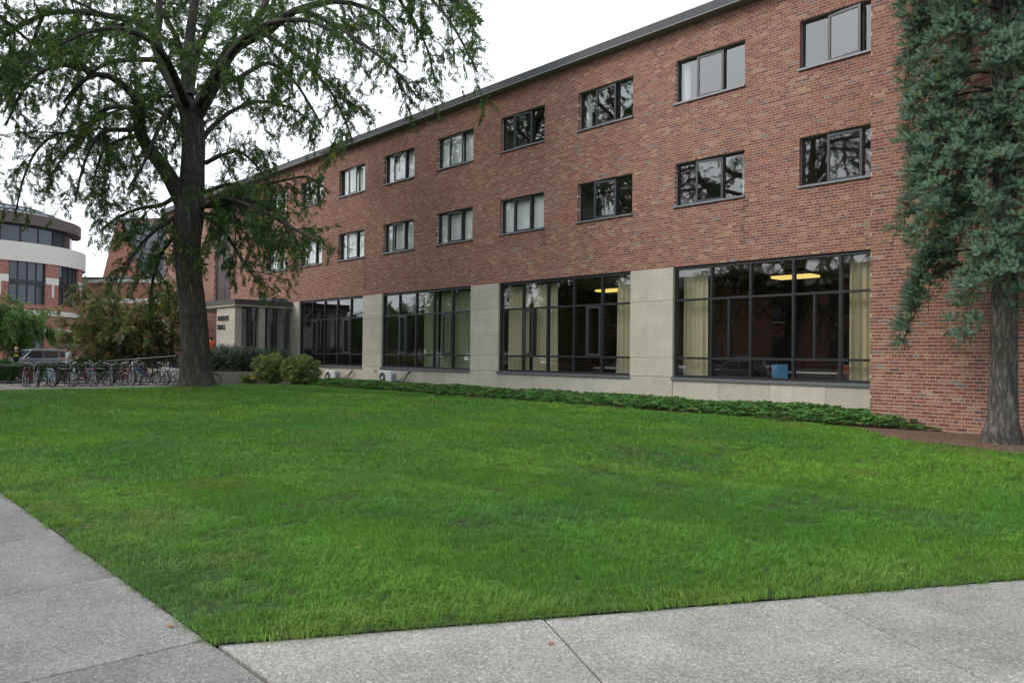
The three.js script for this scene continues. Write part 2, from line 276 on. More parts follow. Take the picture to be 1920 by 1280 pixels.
for (let k = -1; k <= 7; k++) for (const r of [24, 66]) upperHoles.push([WL(k), WL(k) + WW, Y1 + r * C, Y1 + (r + 18) * C]);
for (const r of [24, 66]) upperHoles.push([-51.0, -51.0 + WW, Y1 + r * C, Y1 + (r + 18) * C]);
const STAIR = [-45.9, -43.5, Y1 + 6 * C, Y1 + 84 * C]; upperHoles.push(STAIR);
{
  reseed(31);
  const withHoles = (x0, x1, y0, y1, holes, depth) => {
    const s = new THREE.Shape([[x0, y0], [x1, y0], [x1, y1], [x0, y1]].map(p => new THREE.Vector2(...p)));
    for (const [a, b, c, d] of holes) s.holes.push(new THREE.Path([[a - 0.004, c - 0.004], [a - 0.004, d + 0.004], [b + 0.004, d + 0.004], [b + 0.004, c - 0.004]].map(p => new THREE.Vector2(...p))));
    return boxUV(new THREE.ExtrudeGeometry(s, { depth, bevelEnabled: false }));
  };
  const wall = part('wall', withHoles(XE + 0.02, XW + 0.4, Y1 + 0.002, YTOP - 0.01, upperHoles, 0.26).translate(0, 0, -0.2645), M.mortar, hall);
  const wing = part('wall', [boxUV(b2(XW + 0.0055, 6, 0.0, YTOP - 0.01, 0.02, ZW - 0.0045))], M.mortar, hall);
  const lowLeft = part('wall', boxUV(b2(-52.4, -42.6, 0.0, Y1 - 0.003, -0.27, -0.0045)), M.mortar, hall);
  tag(wing, 'plain brick wall of the projecting wing at the right end');
  const mats = [], cols = [], dep = 0.10, stains = [[-10.93, 5.69, 4.45], [-29.33, 5.69, 4.3], [-35.1, 8.57, 7.4], [-18.3, 5.69, 5.1]];   // run-off stains at sill ends
  const put = (w, x, y, z, l, h, turn) => { const m = new THREE.Matrix4().makeScale(turn ? dep : l, h, turn ? l : dep).setPosition(x, y, z), c = brickColor(); if (!turn && stains.some(s => Math.abs(x - s[0]) < 0.13 && y < s[1] && y > s[2] && rnd() < 0.75)) c.multiplyScalar(0.55); mats.push(m); cols.push(c); };
  layBricks(XE, XW + 0.2, Y1, YTOP, upperHoles, (x, y, l, h) => put(wall, x, y, -dep / 2 + rr(-0.001, 0.001), l, h));
  layBricks(-52.4, -42.6, Y1 - 59 * C, Y1, [], (x, y, l, h) => put(lowLeft, x, y, -dep / 2 + rr(-0.001, 0.001), l, h));
  layBricks(0.03, ZW - 0.101, Y1 - 58 * C, YTOP, [], (z, y, l, h) => put(wing, XW + dep / 2, y, z, l, h, true));
  const wingBricks = [];
  layBricks(XW, 3.2, Y1 - 58 * C, YTOP, [], (x, y, l, h) => wingBricks.push([x, y, ZW - dep / 2 + rr(-0.0012, 0.0012), l, h]));
  // the three hundred that show largest are bricks of their own
  const size = b => { const dx = b[0], dy = b[1] - 1.55, dz = b[2] - 18; const f = dx * -0.74 + dz * -0.673, s = dx * 0.673 - dz * 0.74; return s / f > 0.648 || b[1] < 0.3 ? 0 : b[3] * b[4] / (dx * dx + dy * dy + dz * dz); };
  wingBricks.sort((a, b) => size(b) - size(a));
  const variants = BRICKS.flatMap(b => [0.92, 1.06].map(k => mat(lin(b[0] * k * 1.02, b[1] * k * 1.08, b[2] * k * 1.1), 0.85, { bumpMap: M.brick.bumpMap, bumpScale: 0.0015 }))), weights = BRICKS.flatMap(b => [b[3], b[3]]);
  wingBricks.forEach((b, i) => {
    if (i >= 300) return put(wing, b[0], b[1], b[2], b[3], b[4]);
    let r = rnd() * brickTotal * 2, v = 0; while (v < weights.length - 1 && (r -= weights[v]) > 0) v++;
    const o = part('brick', brickBox, variants[v], wing); o.position.set(b[0], b[1], b[2]); o.scale.set(b[3], b[4], dep);
  });
  instanced('brickwork', brickBox, M.brick, mats, cols, hall);

  // roof edge: metal panels with open seams, a light drip edge and the roof slab behind
  for (let i = 0; i < 16; i++) { const x1 = XW + 0.2 - i * 3.0, x0 = Math.max(XE - 0.2, x1 - 2.992); part('fascia_panel', b2(x0, x1, YTOP - 0.03, YTOP + 0.215, 0.02, 0.30), M.coping, hall); }
  part('drip_edge', b2(XE - 0.22, XW, YTOP - 0.062, YTOP - 0.034, 0.0, 0.325), M.copingLight, hall);
  part('roof', [b2(XE - 0.2, 6, YTOP - 0.2, YTOP + 0.18, -16, -0.3), b2(XE - 0.2, XW, YTOP - 0.02, YTOP + 0.2, -0.3, 0.015)], mat(lin(0.12, 0.12, 0.12), 0.9), hall);
  part('roof', b2(XW - 0.06, 6.1, YTOP - 0.005, YTOP + 0.25, -0.2, ZW + 0.1), M.coping, hall);

  // stone: piers, base and the panels between their joints
  const stone = (x0, x1, y0, y1, z1 = 0.035) => part('stone_panel', boxUV(rb(x1 - x0 - 0.006, y1 - y0 - 0.006, 0.14, 0.004, (x0 + x1) / 2, (y0 + y1) / 2, z1 - 0.07), 1, rr(0, 2), rr(0, 2)), pick(M.stone), hall);
  const piers = [[-14.62, -13.11], [-22.0, -20.49], [-29.33, -27.87], [-36.7, -35.17]];
  for (const [a, b] of piers) { for (const [y0, y1] of [[SILL + 0.004, 1.527], [1.527, 3.135], [3.135, Y1 - 0.004]]) stone(a, b, y0, y1); stone(a, b, 0.10, SILL); }
  stone(-7.24, XW + 0.1, SILL, Y1 - 0.004);
  for (const [a, b] of GW) { const n = 4, w = (b - a) / n; for (let i = 0; i < n; i++) stone(a + i * w, a + (i + 1) * w, 0.08, SILL - 0.055, 0.02); }
  stone(-54.5, -53.2, -0.05, 2.0); stone(-54.5, -53.2, 2.0, Y1 - 0.004); stone(-7.24, XW + 0.1, 0.08, SILL, 0.02);
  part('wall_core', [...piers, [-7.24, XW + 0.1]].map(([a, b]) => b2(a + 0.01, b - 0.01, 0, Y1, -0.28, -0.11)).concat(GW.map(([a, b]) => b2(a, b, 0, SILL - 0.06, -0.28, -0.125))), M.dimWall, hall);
  part('lintel', b2(XE + 0.1, XW + 0.3, Y1 - 0.02, Y1 + 0.001, -0.27, -0.102), M.frame, hall);

  // floors, partitions and back wall
  const inside = (n, g, m) => part(n, g, m, hall);
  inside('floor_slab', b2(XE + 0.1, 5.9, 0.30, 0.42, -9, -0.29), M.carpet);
  inside('floor_slab', b2(XE + 0.1, 5.9, Y1 + 0.05, Y1 + 0.62, -9, -0.28), M.plaster);
  inside('floor_slab', b2(XE + 0.1, 5.9, Y1 + ROW + 0.12, Y1 + ROW + 0.6, -9, -0.28), M.plaster);
  inside('ceiling', b2(XE + 0.1, 5.9, YTOP - 0.5, YTOP - 0.21, -9, -0.28), M.plaster);
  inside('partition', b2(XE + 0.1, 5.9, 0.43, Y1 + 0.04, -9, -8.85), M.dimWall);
  inside('partition', b2(XE + 0.1, 5.9, Y1 + 0.63, YTOP - 0.51, -5.2, -5.0), M.plaster);
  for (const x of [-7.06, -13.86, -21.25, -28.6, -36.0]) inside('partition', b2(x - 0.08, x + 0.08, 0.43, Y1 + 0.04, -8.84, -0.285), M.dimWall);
  for (let k = -2; k <= 8; k++) for (const y of [0.63, 0.61 + ROW]) inside('partition', b2(WL(k) - 0.80, WL(k) - 0.70, Y1 + y, Y1 + y + ROW - 0.55, -4.99, -0.285), M.plaster);
  inside('end_wall', [boxUV(b2(XE, XE + 0.1, 0, YTOP - 0.02, -16, -0.28)), boxUV(b2(XE, 6, 0, YTOP - 0.22, -16.1, -16))], M.mortar);

  // upper windows
  const H = 18 * C, fz = -0.155;
  const pane = (w, h, x, y, z, parent) => { const o = part('pane', new THREE.PlaneGeometry(w, h), M.glass, parent); o.position.set(x, y, z); o.rotation.set(rr(-1, 1) * 0.004, rr(-1, 1) * 0.006, 0); return o; };
  const ring = (x0, x1, y0, y1, t, z0, z1) => [b2(x0, x1, y0, y0 + t, z0, z1), b2(x0, x1, y1 - t, y1, z0, z1), b2(x0, x0 + t, y0 + t, y1 - t, z0, z1), b2(x1 - t, x1, y0 + t, y1 - t, z0, z1)];
  let n = 0;
  for (const [a, b, c, d] of upperHoles.filter(h => h !== STAIR)) {
    const y0 = c + 0.05, y1 = d - 0.004, w1 = a + 0.66, w2 = a + 1.50, k = Math.round((-13.10 - a) / MOD), row = c > 8 ? 1 : 0;
    const win = part('window', [...ring(a + 0.004, b - 0.004, y0, y1, 0.048, fz - 0.05, fz + 0.03), b2(w1 - 0.02, w1 + 0.02, y0 + 0.048, y1 - 0.048, fz - 0.05, fz + 0.03), b2(w2 - 0.02, w2 + 0.02, y0 + 0.048, y1 - 0.048, fz - 0.05, fz + 0.03)], M.frame, hall);
    pane(w1 - a - 0.06, y1 - y0 - 0.09, (a + w1) / 2 + 0.015, (y0 + y1) / 2, fz, win);
    pane(b - w2 - 0.06, y1 - y0 - 0.09, (b + w2) / 2 - 0.015, (y0 + y1) / 2, fz, win);
    const open = [0.05, 0.12, 0.07, 0.03, 0.10, 0.06][n % 6] * (n % 4 === 1 ? -1 : 1), hinge = open > 0 ? w2 - 0.01 : w1 + 0.01, sg = open > 0 ? -1 : 1, sw = w2 - w1 - 0.02;
    const sash = part('casement', ring(Math.min(0, sg * sw), Math.max(0, sg * sw), y0 + 0.015, y1 - 0.03, 0.062, -0.02, 0.02), M.sash, win);
    sash.position.set(hinge, 0, fz + 0.055); sash.rotation.y = open * 0.9;
    const sp = part('pane', new THREE.PlaneGeometry(sw - 0.11, y1 - y0 - 0.16).translate(sg * sw / 2, (y0 + y1) / 2 - 0.008, 0), M.glass, win); sp.position.copy(sash.position); sp.rotation.copy(sash.rotation);
    part('sill', b2(a - 0.045, b + 0.02, c, c + 0.046, fz + 0.0, 0.055), M.sill, win);
    // vertical blinds: drawn in the far rooms, pushed aside nearer
    const slats = []; const full = k >= 3 || (k === 2 && row === 0), hi = y1 - 0.03, lo = y0 + 0.02;
    if (full) { for (let x = a + 0.07; x < b - 0.06; x += 0.088) slats.push(bx(0.084, hi - lo, 0.002, 0, 0, 0).rotateY(0.12).translate(x, (hi + lo) / 2, -0.27)); }
    else if (n % 3 !== 1) for (let i = 0; i < 7; i++) slats.push(bx(0.084, hi - lo, 0.002, 0, 0, 0).rotateY(1.25).translate((n % 2 ? a + 0.08 : b - 0.24) + i * 0.022, (hi + lo) / 2, -0.36));
    if (slats.length) part('blind', slats, M.blind, win);
    n++;
  }
  {
    const [a, b, c, d] = STAIR, bars = ring(a, b, c, d, 0.06, fz - 0.05, fz + 0.03); for (let i = 1; i < 4; i++) bars.push(b2(a, b, mix(c, d, i / 4) - 0.03, mix(c, d, i / 4) + 0.03, fz - 0.045, fz + 0.025));
    const win = part('stair_window', [...bars, b2((a + b) / 2 - 0.03, (a + b) / 2 + 0.03, c + 0.06, d - 0.06, fz - 0.048, fz + 0.028)], M.frame, hall);
    for (let i = 0; i < 4; i++) for (const s of [0, 1]) part('panel', bx((b - a) / 2 - 0.07, (d - c) / 4 - 0.07, 0.03, mix(a, b, 0.25 + s * 0.5), mix(c, d, (i + 0.5) / 4), fz), mat(lin(0.035, 0.022, 0.02), 0.6), win);
    tag(win, 'tall dark stairwell window above the entrance canopy');
  }
  // ground-floor glazing: five bays, a transom, a low rail; the second and fourth bays are split by an opening light
  const TR = [3.12, 1.52], y0 = SILL, y1 = Y1 - 0.025;
  GW.forEach(([a, b], gi) => {
    const w = (b - a) / 5, xs = [0, 1, 2, 3, 4, 5].map(i => a + i * w), bars = ring(a + 0.003, b - 0.003, y0, y1, 0.062, -0.17, -0.05);
    for (let i = 1; i < 5; i++) bars.push(b2(xs[i] - 0.032, xs[i] + 0.032, y0 + 0.062, y1 - 0.062, -0.168, -0.052));
    for (const t of TR) for (let i = 0; i < 5; i++) bars.push(b2(xs[i] + (i ? 0.032 : 0.065), xs[i + 1] - (i < 4 ? 0.032 : 0.065), t - 0.03, t + 0.03, -0.166, -0.054));
    const split = i => xs[i] + w * (i === 1 ? 0.46 : 0.46);
    for (const i of [1, 3]) bars.push(b2(split(i) - 0.028, split(i) + 0.028, TR[1] + 0.03, TR[0] - 0.03, -0.164, -0.056));
    const win = part('window', bars, M.frame, hall);
    const glaze = (x0, x1, q0, q1) => pane(x1 - x0, q1 - q0, (x0 + x1) / 2, (q0 + q1) / 2, -0.11, win);
    for (let i = 0; i < 5; i++) {
      glaze(xs[i] + 0.03, xs[i + 1] - 0.03, TR[0] + 0.028, y1 - 0.06); glaze(xs[i] + 0.03, xs[i + 1] - 0.03, y0 + 0.06, TR[1] - 0.028);
      if (i === 1 || i === 3) {
        glaze(xs[i] + 0.03, split(i) - 0.026, TR[1] + 0.028, TR[0] - 0.028); glaze(split(i) + 0.026, xs[i + 1] - 0.03, TR[1] + 0.028, TR[0] - 0.028);
        if (gi) { const L = i === 1; part('casement', ring(L ? xs[i] + 0.035 : split(i) + 0.03, L ? split(i) - 0.03 : xs[i + 1] - 0.035, TR[1] + 0.034, TR[0] - 0.034, 0.07, -0.10, -0.035), M.sash, win); }
      } else glaze(xs[i] + 0.03, xs[i + 1] - 0.03, TR[1] + 0.028, TR[0] - 0.028);
    }
    part('sill', [b2(a - 0.03, b + 0.012, y0 - 0.052, y0 - 0.004, -0.16, 0.075), b2(a - 0.03, b + 0.012, y0 - 0.085, y0 - 0.052, 0.05, 0.07)], M.sill, win);
  });
  // entrance: canopy, sign wall, posts, glazing, doors
  const cz = 2.97, cx = -35.8, cl = -43.4;
  part('entrance_canopy', [b2(cl, cx, 3.80, 4.04, 0.06, cz)], mat(lin(0.07, 0.065, 0.065), 0.7), hall);
  part('canopy_soffit', b2(cl - 0.03, cx + 0.03, 3.70, 3.797, 0.06, cz + 0.03), M.concrete, hall);
  part('skylight_curb', b2(-37.6, -36.0, 4.043, 4.2, 0.2, 1.1), M.copingLight, hall);
  const sg = part('sign_wall', boxUV(rb(2.16, 3.7, 0.32, 0.006, -37.0, 1.845, 2.75)), M.stone[2], hall);
  const font = await new FontLoader().loadAsync('fonts/droid/droid_sans_bold.typeface.json');
  const ink = mat(lin(0.012, 0.03, 0.022), 0.5);
  for (const [s, y] of [['PHELPS', 3.05], ['HALL', 2.63]]) {
    let x = -37.88;
    for (const ch of s) { const g = new TextGeometry(ch, { font, size: 0.235, depth: 0.04, curveSegments: 4, bevelEnabled: false }); g.computeBoundingBox(); part('letter', g.translate(x - g.boundingBox.min.x, y, 2.913), ink, sg); x += g.boundingBox.max.x - g.boundingBox.min.x + 0.075; }
  }
  part('column', boxUV(rb(0.30, 3.29, 0.30, 0.006, cx - 0.17, 2.05, 1.61)), M.stone[0], hall);
  const side = part('side_glazing', [b2(cx - 0.2, cx - 0.14, 0.40, 0.55, 0.05, 2.58), b2(cx - 0.2, cx - 0.14, 0.551, 3.69, 0.95, 1.0), b2(cx - 0.2, cx - 0.14, 0.551, 3.69, 2.1, 2.15)], M.frame, hall);
  for (const [z0, z1] of [[0.05, 0.95], [1.0, 1.45], [1.77, 2.1], [2.15, 2.58]]) { const o = part('pane', new THREE.PlaneGeometry(z1 - z0, 3.1), M.glass, side); o.position.set(cx - 0.17, 2.12, (z0 + z1) / 2); o.rotation.y = Math.PI / 2; }
  const door = part('door', [...ring(-42.55, -38.12, 0.42, 3.69, 0.08, -0.02, 0.06), ...ring(-41.0, -39.62, 0.50, 2.75, 0.1, -0.01, 0.05), ...ring(-39.58, -38.2, 0.50, 2.75, 0.1, -0.01, 0.05), b2(-42.5, -38.2, 2.75, 2.83, -0.01, 0.05)], M.frame, hall);
  for (const [a, b] of [[-40.9, -39.72], [-39.48, -38.3]]) { const o = part('pane', new THREE.PlaneGeometry(b - a, 2.05), M.glass, door); o.position.set((a + b) / 2, 1.62, 0.02); part('push_bar', b2(a - 0.05, b + 0.05, 1.42, 1.50, 0.055, 0.12), mat(lin(0.62, 0.42, 0.04), 0.4), door); }
  { const o = part('pane', new THREE.PlaneGeometry(4.2, 0.8), M.glass, door); o.position.set(-40.35, 3.22, 0.02); }
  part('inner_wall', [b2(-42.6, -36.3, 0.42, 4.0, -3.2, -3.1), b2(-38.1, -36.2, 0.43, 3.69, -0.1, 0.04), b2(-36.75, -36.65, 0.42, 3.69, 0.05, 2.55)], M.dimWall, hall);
  part('entrance_platform', boxUV(b2(-44.5, -36.02, -0.05, 0.60, 0.02, 4.1)), M.concrete, hall);
  const lw = part('side_window', ring(-53.2, -52.42, 0.0, Y1 - 0.03, 0.05, -0.15, -0.07), M.frame, hall); pane(0.68, 3.8, -52.81, 2.0, -0.11, lw);
}
// ---------------------------------------------------------------- inside the ground-floor rooms
{
  reseed(37);
  const curtain = (x0, x1, label, m = M.curtain, y0 = 0.5) => {
    const P = [], U = [], I = [], n = Math.max(12, Math.round((x1 - x0) * 36)), top = 3.95, ph = rr(0, 6);
    for (let i = 0; i <= n; i++) { const t = i / n; for (let j = 0; j <= 6; j++) { const v = j / 6, x = mix(x0, x1, t), z = -0.42 + 0.045 * Math.sin(t * (x1 - x0) * 38 + ph) * (0.6 + 0.4 * v) + 0.02 * Math.sin(t * 9 + v * 2); P.push(x, mix(top, y0, v), z); U.push(x, v); } }
    for (let i = 0; i < n; i++) for (let j = 0; j < 6; j++) { const a = i * 7 + j; I.push(a, a + 1, a + 7, a + 7, a + 1, a + 8); }
    const g = new THREE.BufferGeometry(); g.setAttribute('position', new THREE.Float32BufferAttribute(P, 3)); g.setAttribute('uv', new THREE.Float32BufferAttribute(U, 2)); g.setIndex(I); g.computeVertexNormals();
    const o = thing('curtain', label, 'curtain', [0, 0, 0], 0, 'curtains in the ground-floor windows'); part('fabric', g, m, o); part('rail', b2(x0 - 0.05, x1 + 0.05, 3.955, 3.99, -0.45, -0.41), M.sash, o);
  };
  curtain(-13.05, -12.25, 'beige pleated curtain at the left of the big right-hand window');
  curtain(-8.35, -7.3, 'beige curtain at the far right end beside the brick wing');
  curtain(-20.4, -19.35, 'wide beige curtain at the left edge of the middle window');
  curtain(-19.2, -18.05, 'gathered beige curtain second from left in the middle window');
  curtain(-15.45, -14.7, 'tan curtain at the right edge of the middle window');
  curtain(-25.45, -24.5, 'dull green curtain near the centre of the third window', M.curtainGreen);
  curtain(-24.3, -22.1, 'wide dull green curtain at the right of the third window', M.curtainGreen);
  const fixture = (x, z, label) => {
    const o = thing('ceiling_light', label, 'light', [x, 3.93, z], 0, 'lit ceiling lights');
    part('housing', b2(-0.65, 0.65, 0.0, 0.09, -0.33, 0.33), M.plaster, o);
    part('diffuser', rb(1.22, 0.07, 0.6, 0.03, 0, -0.04, 0), new THREE.MeshStandardMaterial({ color: lin(0.6, 0.5, 0.25), emissive: lin(1, 0.72, 0.20), emissiveIntensity: 0.9 }), o);
    const l = new THREE.RectAreaLight(0xffd48a, 2.2, 1.2, 0.58); l.position.set(0, -0.085, 0); l.rotation.x = -Math.PI / 2; o.add(l);
  };
  fixture(-11.2, -3.2, 'lit yellow ceiling light seen through the big right-hand window');
  fixture(-18.2, -3.4, 'lit yellow ceiling light seen through the middle window');
  const wood = mat(lin(0.30, 0.17, 0.07), 0.6), pale = mat(lin(0.45, 0.42, 0.36), 0.6), blue = mat(lin(0.05, 0.20, 0.36), 0.7);
  const table = (x, z, label) => { const o = thing('table', label, 'table', [x, 0.42, z]); part('tabletop', rb(1.8, 0.04, 0.8, 0.01, 0, 0.74, 0), pale, o); for (const [a, b] of [[-0.8, -0.3], [0.8, -0.3], [-0.8, 0.3], [0.8, 0.3]]) part('leg', rod([a, 0, b], [a, 0.72, b], 0.025), M.sash, o); };
  table(-10.3, -2.4, 'pale table inside behind the big right-hand window'); table(-16.6, -2.0, 'pale table inside behind the middle window');
  const chair = (x, z, r, m, label) => { const o = thing('chair', label, 'chair', [x, 0.42, z], r); part('seat', rb(0.46, 0.05, 0.44, 0.02, 0, 0.45, 0), m, o); part('backrest', rb(0.44, 0.42, 0.04, 0.02, 0, 0.75, -0.22), m, o); for (const [a, b] of [[-0.2, -0.2], [0.2, -0.2], [-0.2, 0.2], [0.2, 0.2]]) part('leg', rod([a, 0, b], [a * 0.95, 0.43, b * 0.95], 0.014), M.steel, o); };
  chair(-10.8, -1.5, 0.2, blue, 'blue chair at the table behind the big right-hand window'); chair(-9.6, -3.2, 2.9, mat(lin(0.25, 0.05, 0.03), 0.7), 'red chair behind the table in the right-hand room'); chair(-16.0, -1.2, 0.4, blue, 'blue chair at the table behind the middle window');
  const shelf = thing('bookcase', 'wooden bookcase against the back of the middle room', 'bookcase', [-18.2, 0.42, -6.2]);
  for (const x of [-0.9, 0.9]) part('side', bx(0.03, 1.5, 0.32, x, 0.75, 0), wood, shelf);
  for (let i = 0; i < 5; i++) part('shelf', bx(1.77, 0.03, 0.31, 0, 0.05 + i * 0.36, 0), wood, shelf);
}
// ---------------------------------------------------------------- trees and shrubs
function leafSpray(pairs, len, ll, lw, droop = 0.25, fan = 1.15) {             // a feathery leaf: pairs of leaflets along a stalk
  const P = [];
  const leaf = (x, y, z, dx, dy, dz, w) => { const nx = -dz, nz = dx, q = Math.hypot(nx, nz) || 1, sx = nx / q * w, sz = nz / q * w; const m = [x + dx * 0.5, y + dy * 0.5 + w * 0.25, z + dz * 0.5], e = [x + dx, y + dy, z + dz]; P.push(x, y, z, m[0] - sx, m[1], m[2] - sz, ...e, x, y, z, ...e, m[0] + sx, m[1], m[2] + sz); };
  for (let i = 0; i < pairs; i++) {
    const t = (i + 0.6) / pairs, x = t * len, y = -droop * len * t * t, l = ll * (0.75 + 0.5 * Math.sin(Math.PI * Math.min(1, t * 0.9 + 0.1))) * rr(0.85, 1.15);
    for (const s of [-1, 1]) { const a = fan + rr(-0.2, 0.2); leaf(x, y, 0, Math.cos(a) * l, -rr(0.05, 0.45) * l, s * Math.sin(a) * l, lw); }
  }
  leaf(len, -droop * len, 0, ll, -0.2 * ll, 0, lw);
  return triMesh(P);
}
// grow side shoots from limbs; returns the wood and the places of the leaves
function grow(limbs, o) {
  const wood = [], leaves = [], curve = pts => new THREE.CatmullRomCurve3(pts.map(p => V3(p[0], p[1], p[2])));
  const shoot = (p, dir, len, r0, droop, steps, wig) => { const pts = [p.clone()], d = dir.clone().normalize(); for (let i = 0; i < steps; i++) { d.add(V3(rr(-wig, wig), rr(-wig, wig) - droop / steps, rr(-wig, wig))).normalize(); pts.push(pts[i].clone().addScaledVector(d, len / steps)); } return pts; };
  const leafAlong = (pts, gap, from = 0) => {
    for (let i = 0; i < pts.length - 1; i++) { const a = pts[i], b = pts[i + 1], L = a.distanceTo(b), t = V3().subVectors(b, a).normalize();
      for (let s = rr(0, gap); s < L; s += gap * rr(0.6, 1.4)) { if (i / pts.length < from) continue; const d = rdir().addScaledVector(t, 0.7).add(V3(0, -0.18, 0)).normalize(); leaves.push([a.clone().addScaledVector(t, s), d]); } }
  };
  for (const limb of limbs) {
    const c = curve(limb), L = c.getLength(), n = Math.max(6, Math.round(L / 0.35)), pts = c.getSpacedPoints(n), rad = pts.map((_, i) => { const f = c.getUtoTmapping(i / n) * (limb.length - 1), k = Math.min(limb.length - 2, Math.floor(f)); return mix(limb[k][3], limb[k + 1][3], f - k); });
    wood.push(tube(pts, rad, rad[0] > 0.12 ? 10 : 7));
    if (o.bare && limb === limbs[0]) continue;
    for (let s = L * (o.start ?? 0.22); s < L; s += o.gap1 * rr(0.6, 1.4)) {
      const f = s / L, i = Math.min(n - 1, Math.floor(f * n)), p = pts[i], t = V3().subVectors(pts[i + 1], pts[i]).normalize();
      if (rad[i] > (o.rmax ?? 0.17) && rnd() < 0.7) continue;
      let side = rdir(); side.addScaledVector(t, -side.dot(t)).normalize();
      const d = side.addScaledVector(t, 0.55).add(V3(0, o.lift ?? 0.1, 0)), len = rr(...o.len1) * mix(1, 0.7, f), sp = shoot(p, d, len, 0, o.droop1, 7, 0.16);
      const r0 = Math.min(rad[i] * 0.5, 0.012 + len * 0.008);
      wood.push(tube(sp, sp.map((_, k) => mix(r0, 0.004, k / 7)), 4));
      leafAlong(sp, o.leafGap * 1.5, 0.25);
      for (let q = len * 0.15; q < len; q += o.gap2 * rr(0.6, 1.4)) {
        const k = Math.min(6, Math.floor(q / len * 7)), tt = V3().subVectors(sp[k + 1], sp[k]).normalize(), sd = rdir(); sd.addScaledVector(tt, -sd.dot(tt)).normalize();
        const tw = shoot(sp[k].clone().lerp(sp[k + 1], rnd()), sd.addScaledVector(tt, 0.8), rr(...o.len2), 0, o.droop2, 3, 0.2);
        wood.push(tube(tw, [0.006, 0.005, 0.004, 0.002], 3)); leafAlong(tw, o.leafGap);
      }
    }
    leafAlong(pts.slice(Math.floor(n * 0.75)), o.leafGap);
  }
  return { wood, leaves };
}
const leafMats = (leaves, s0, s1) => leaves.map(([p, d]) => place(p, d, V3(rr(-0.5, 0.5), 1, rr(-0.5, 0.5)), rr(s0, s1)));
let locust;
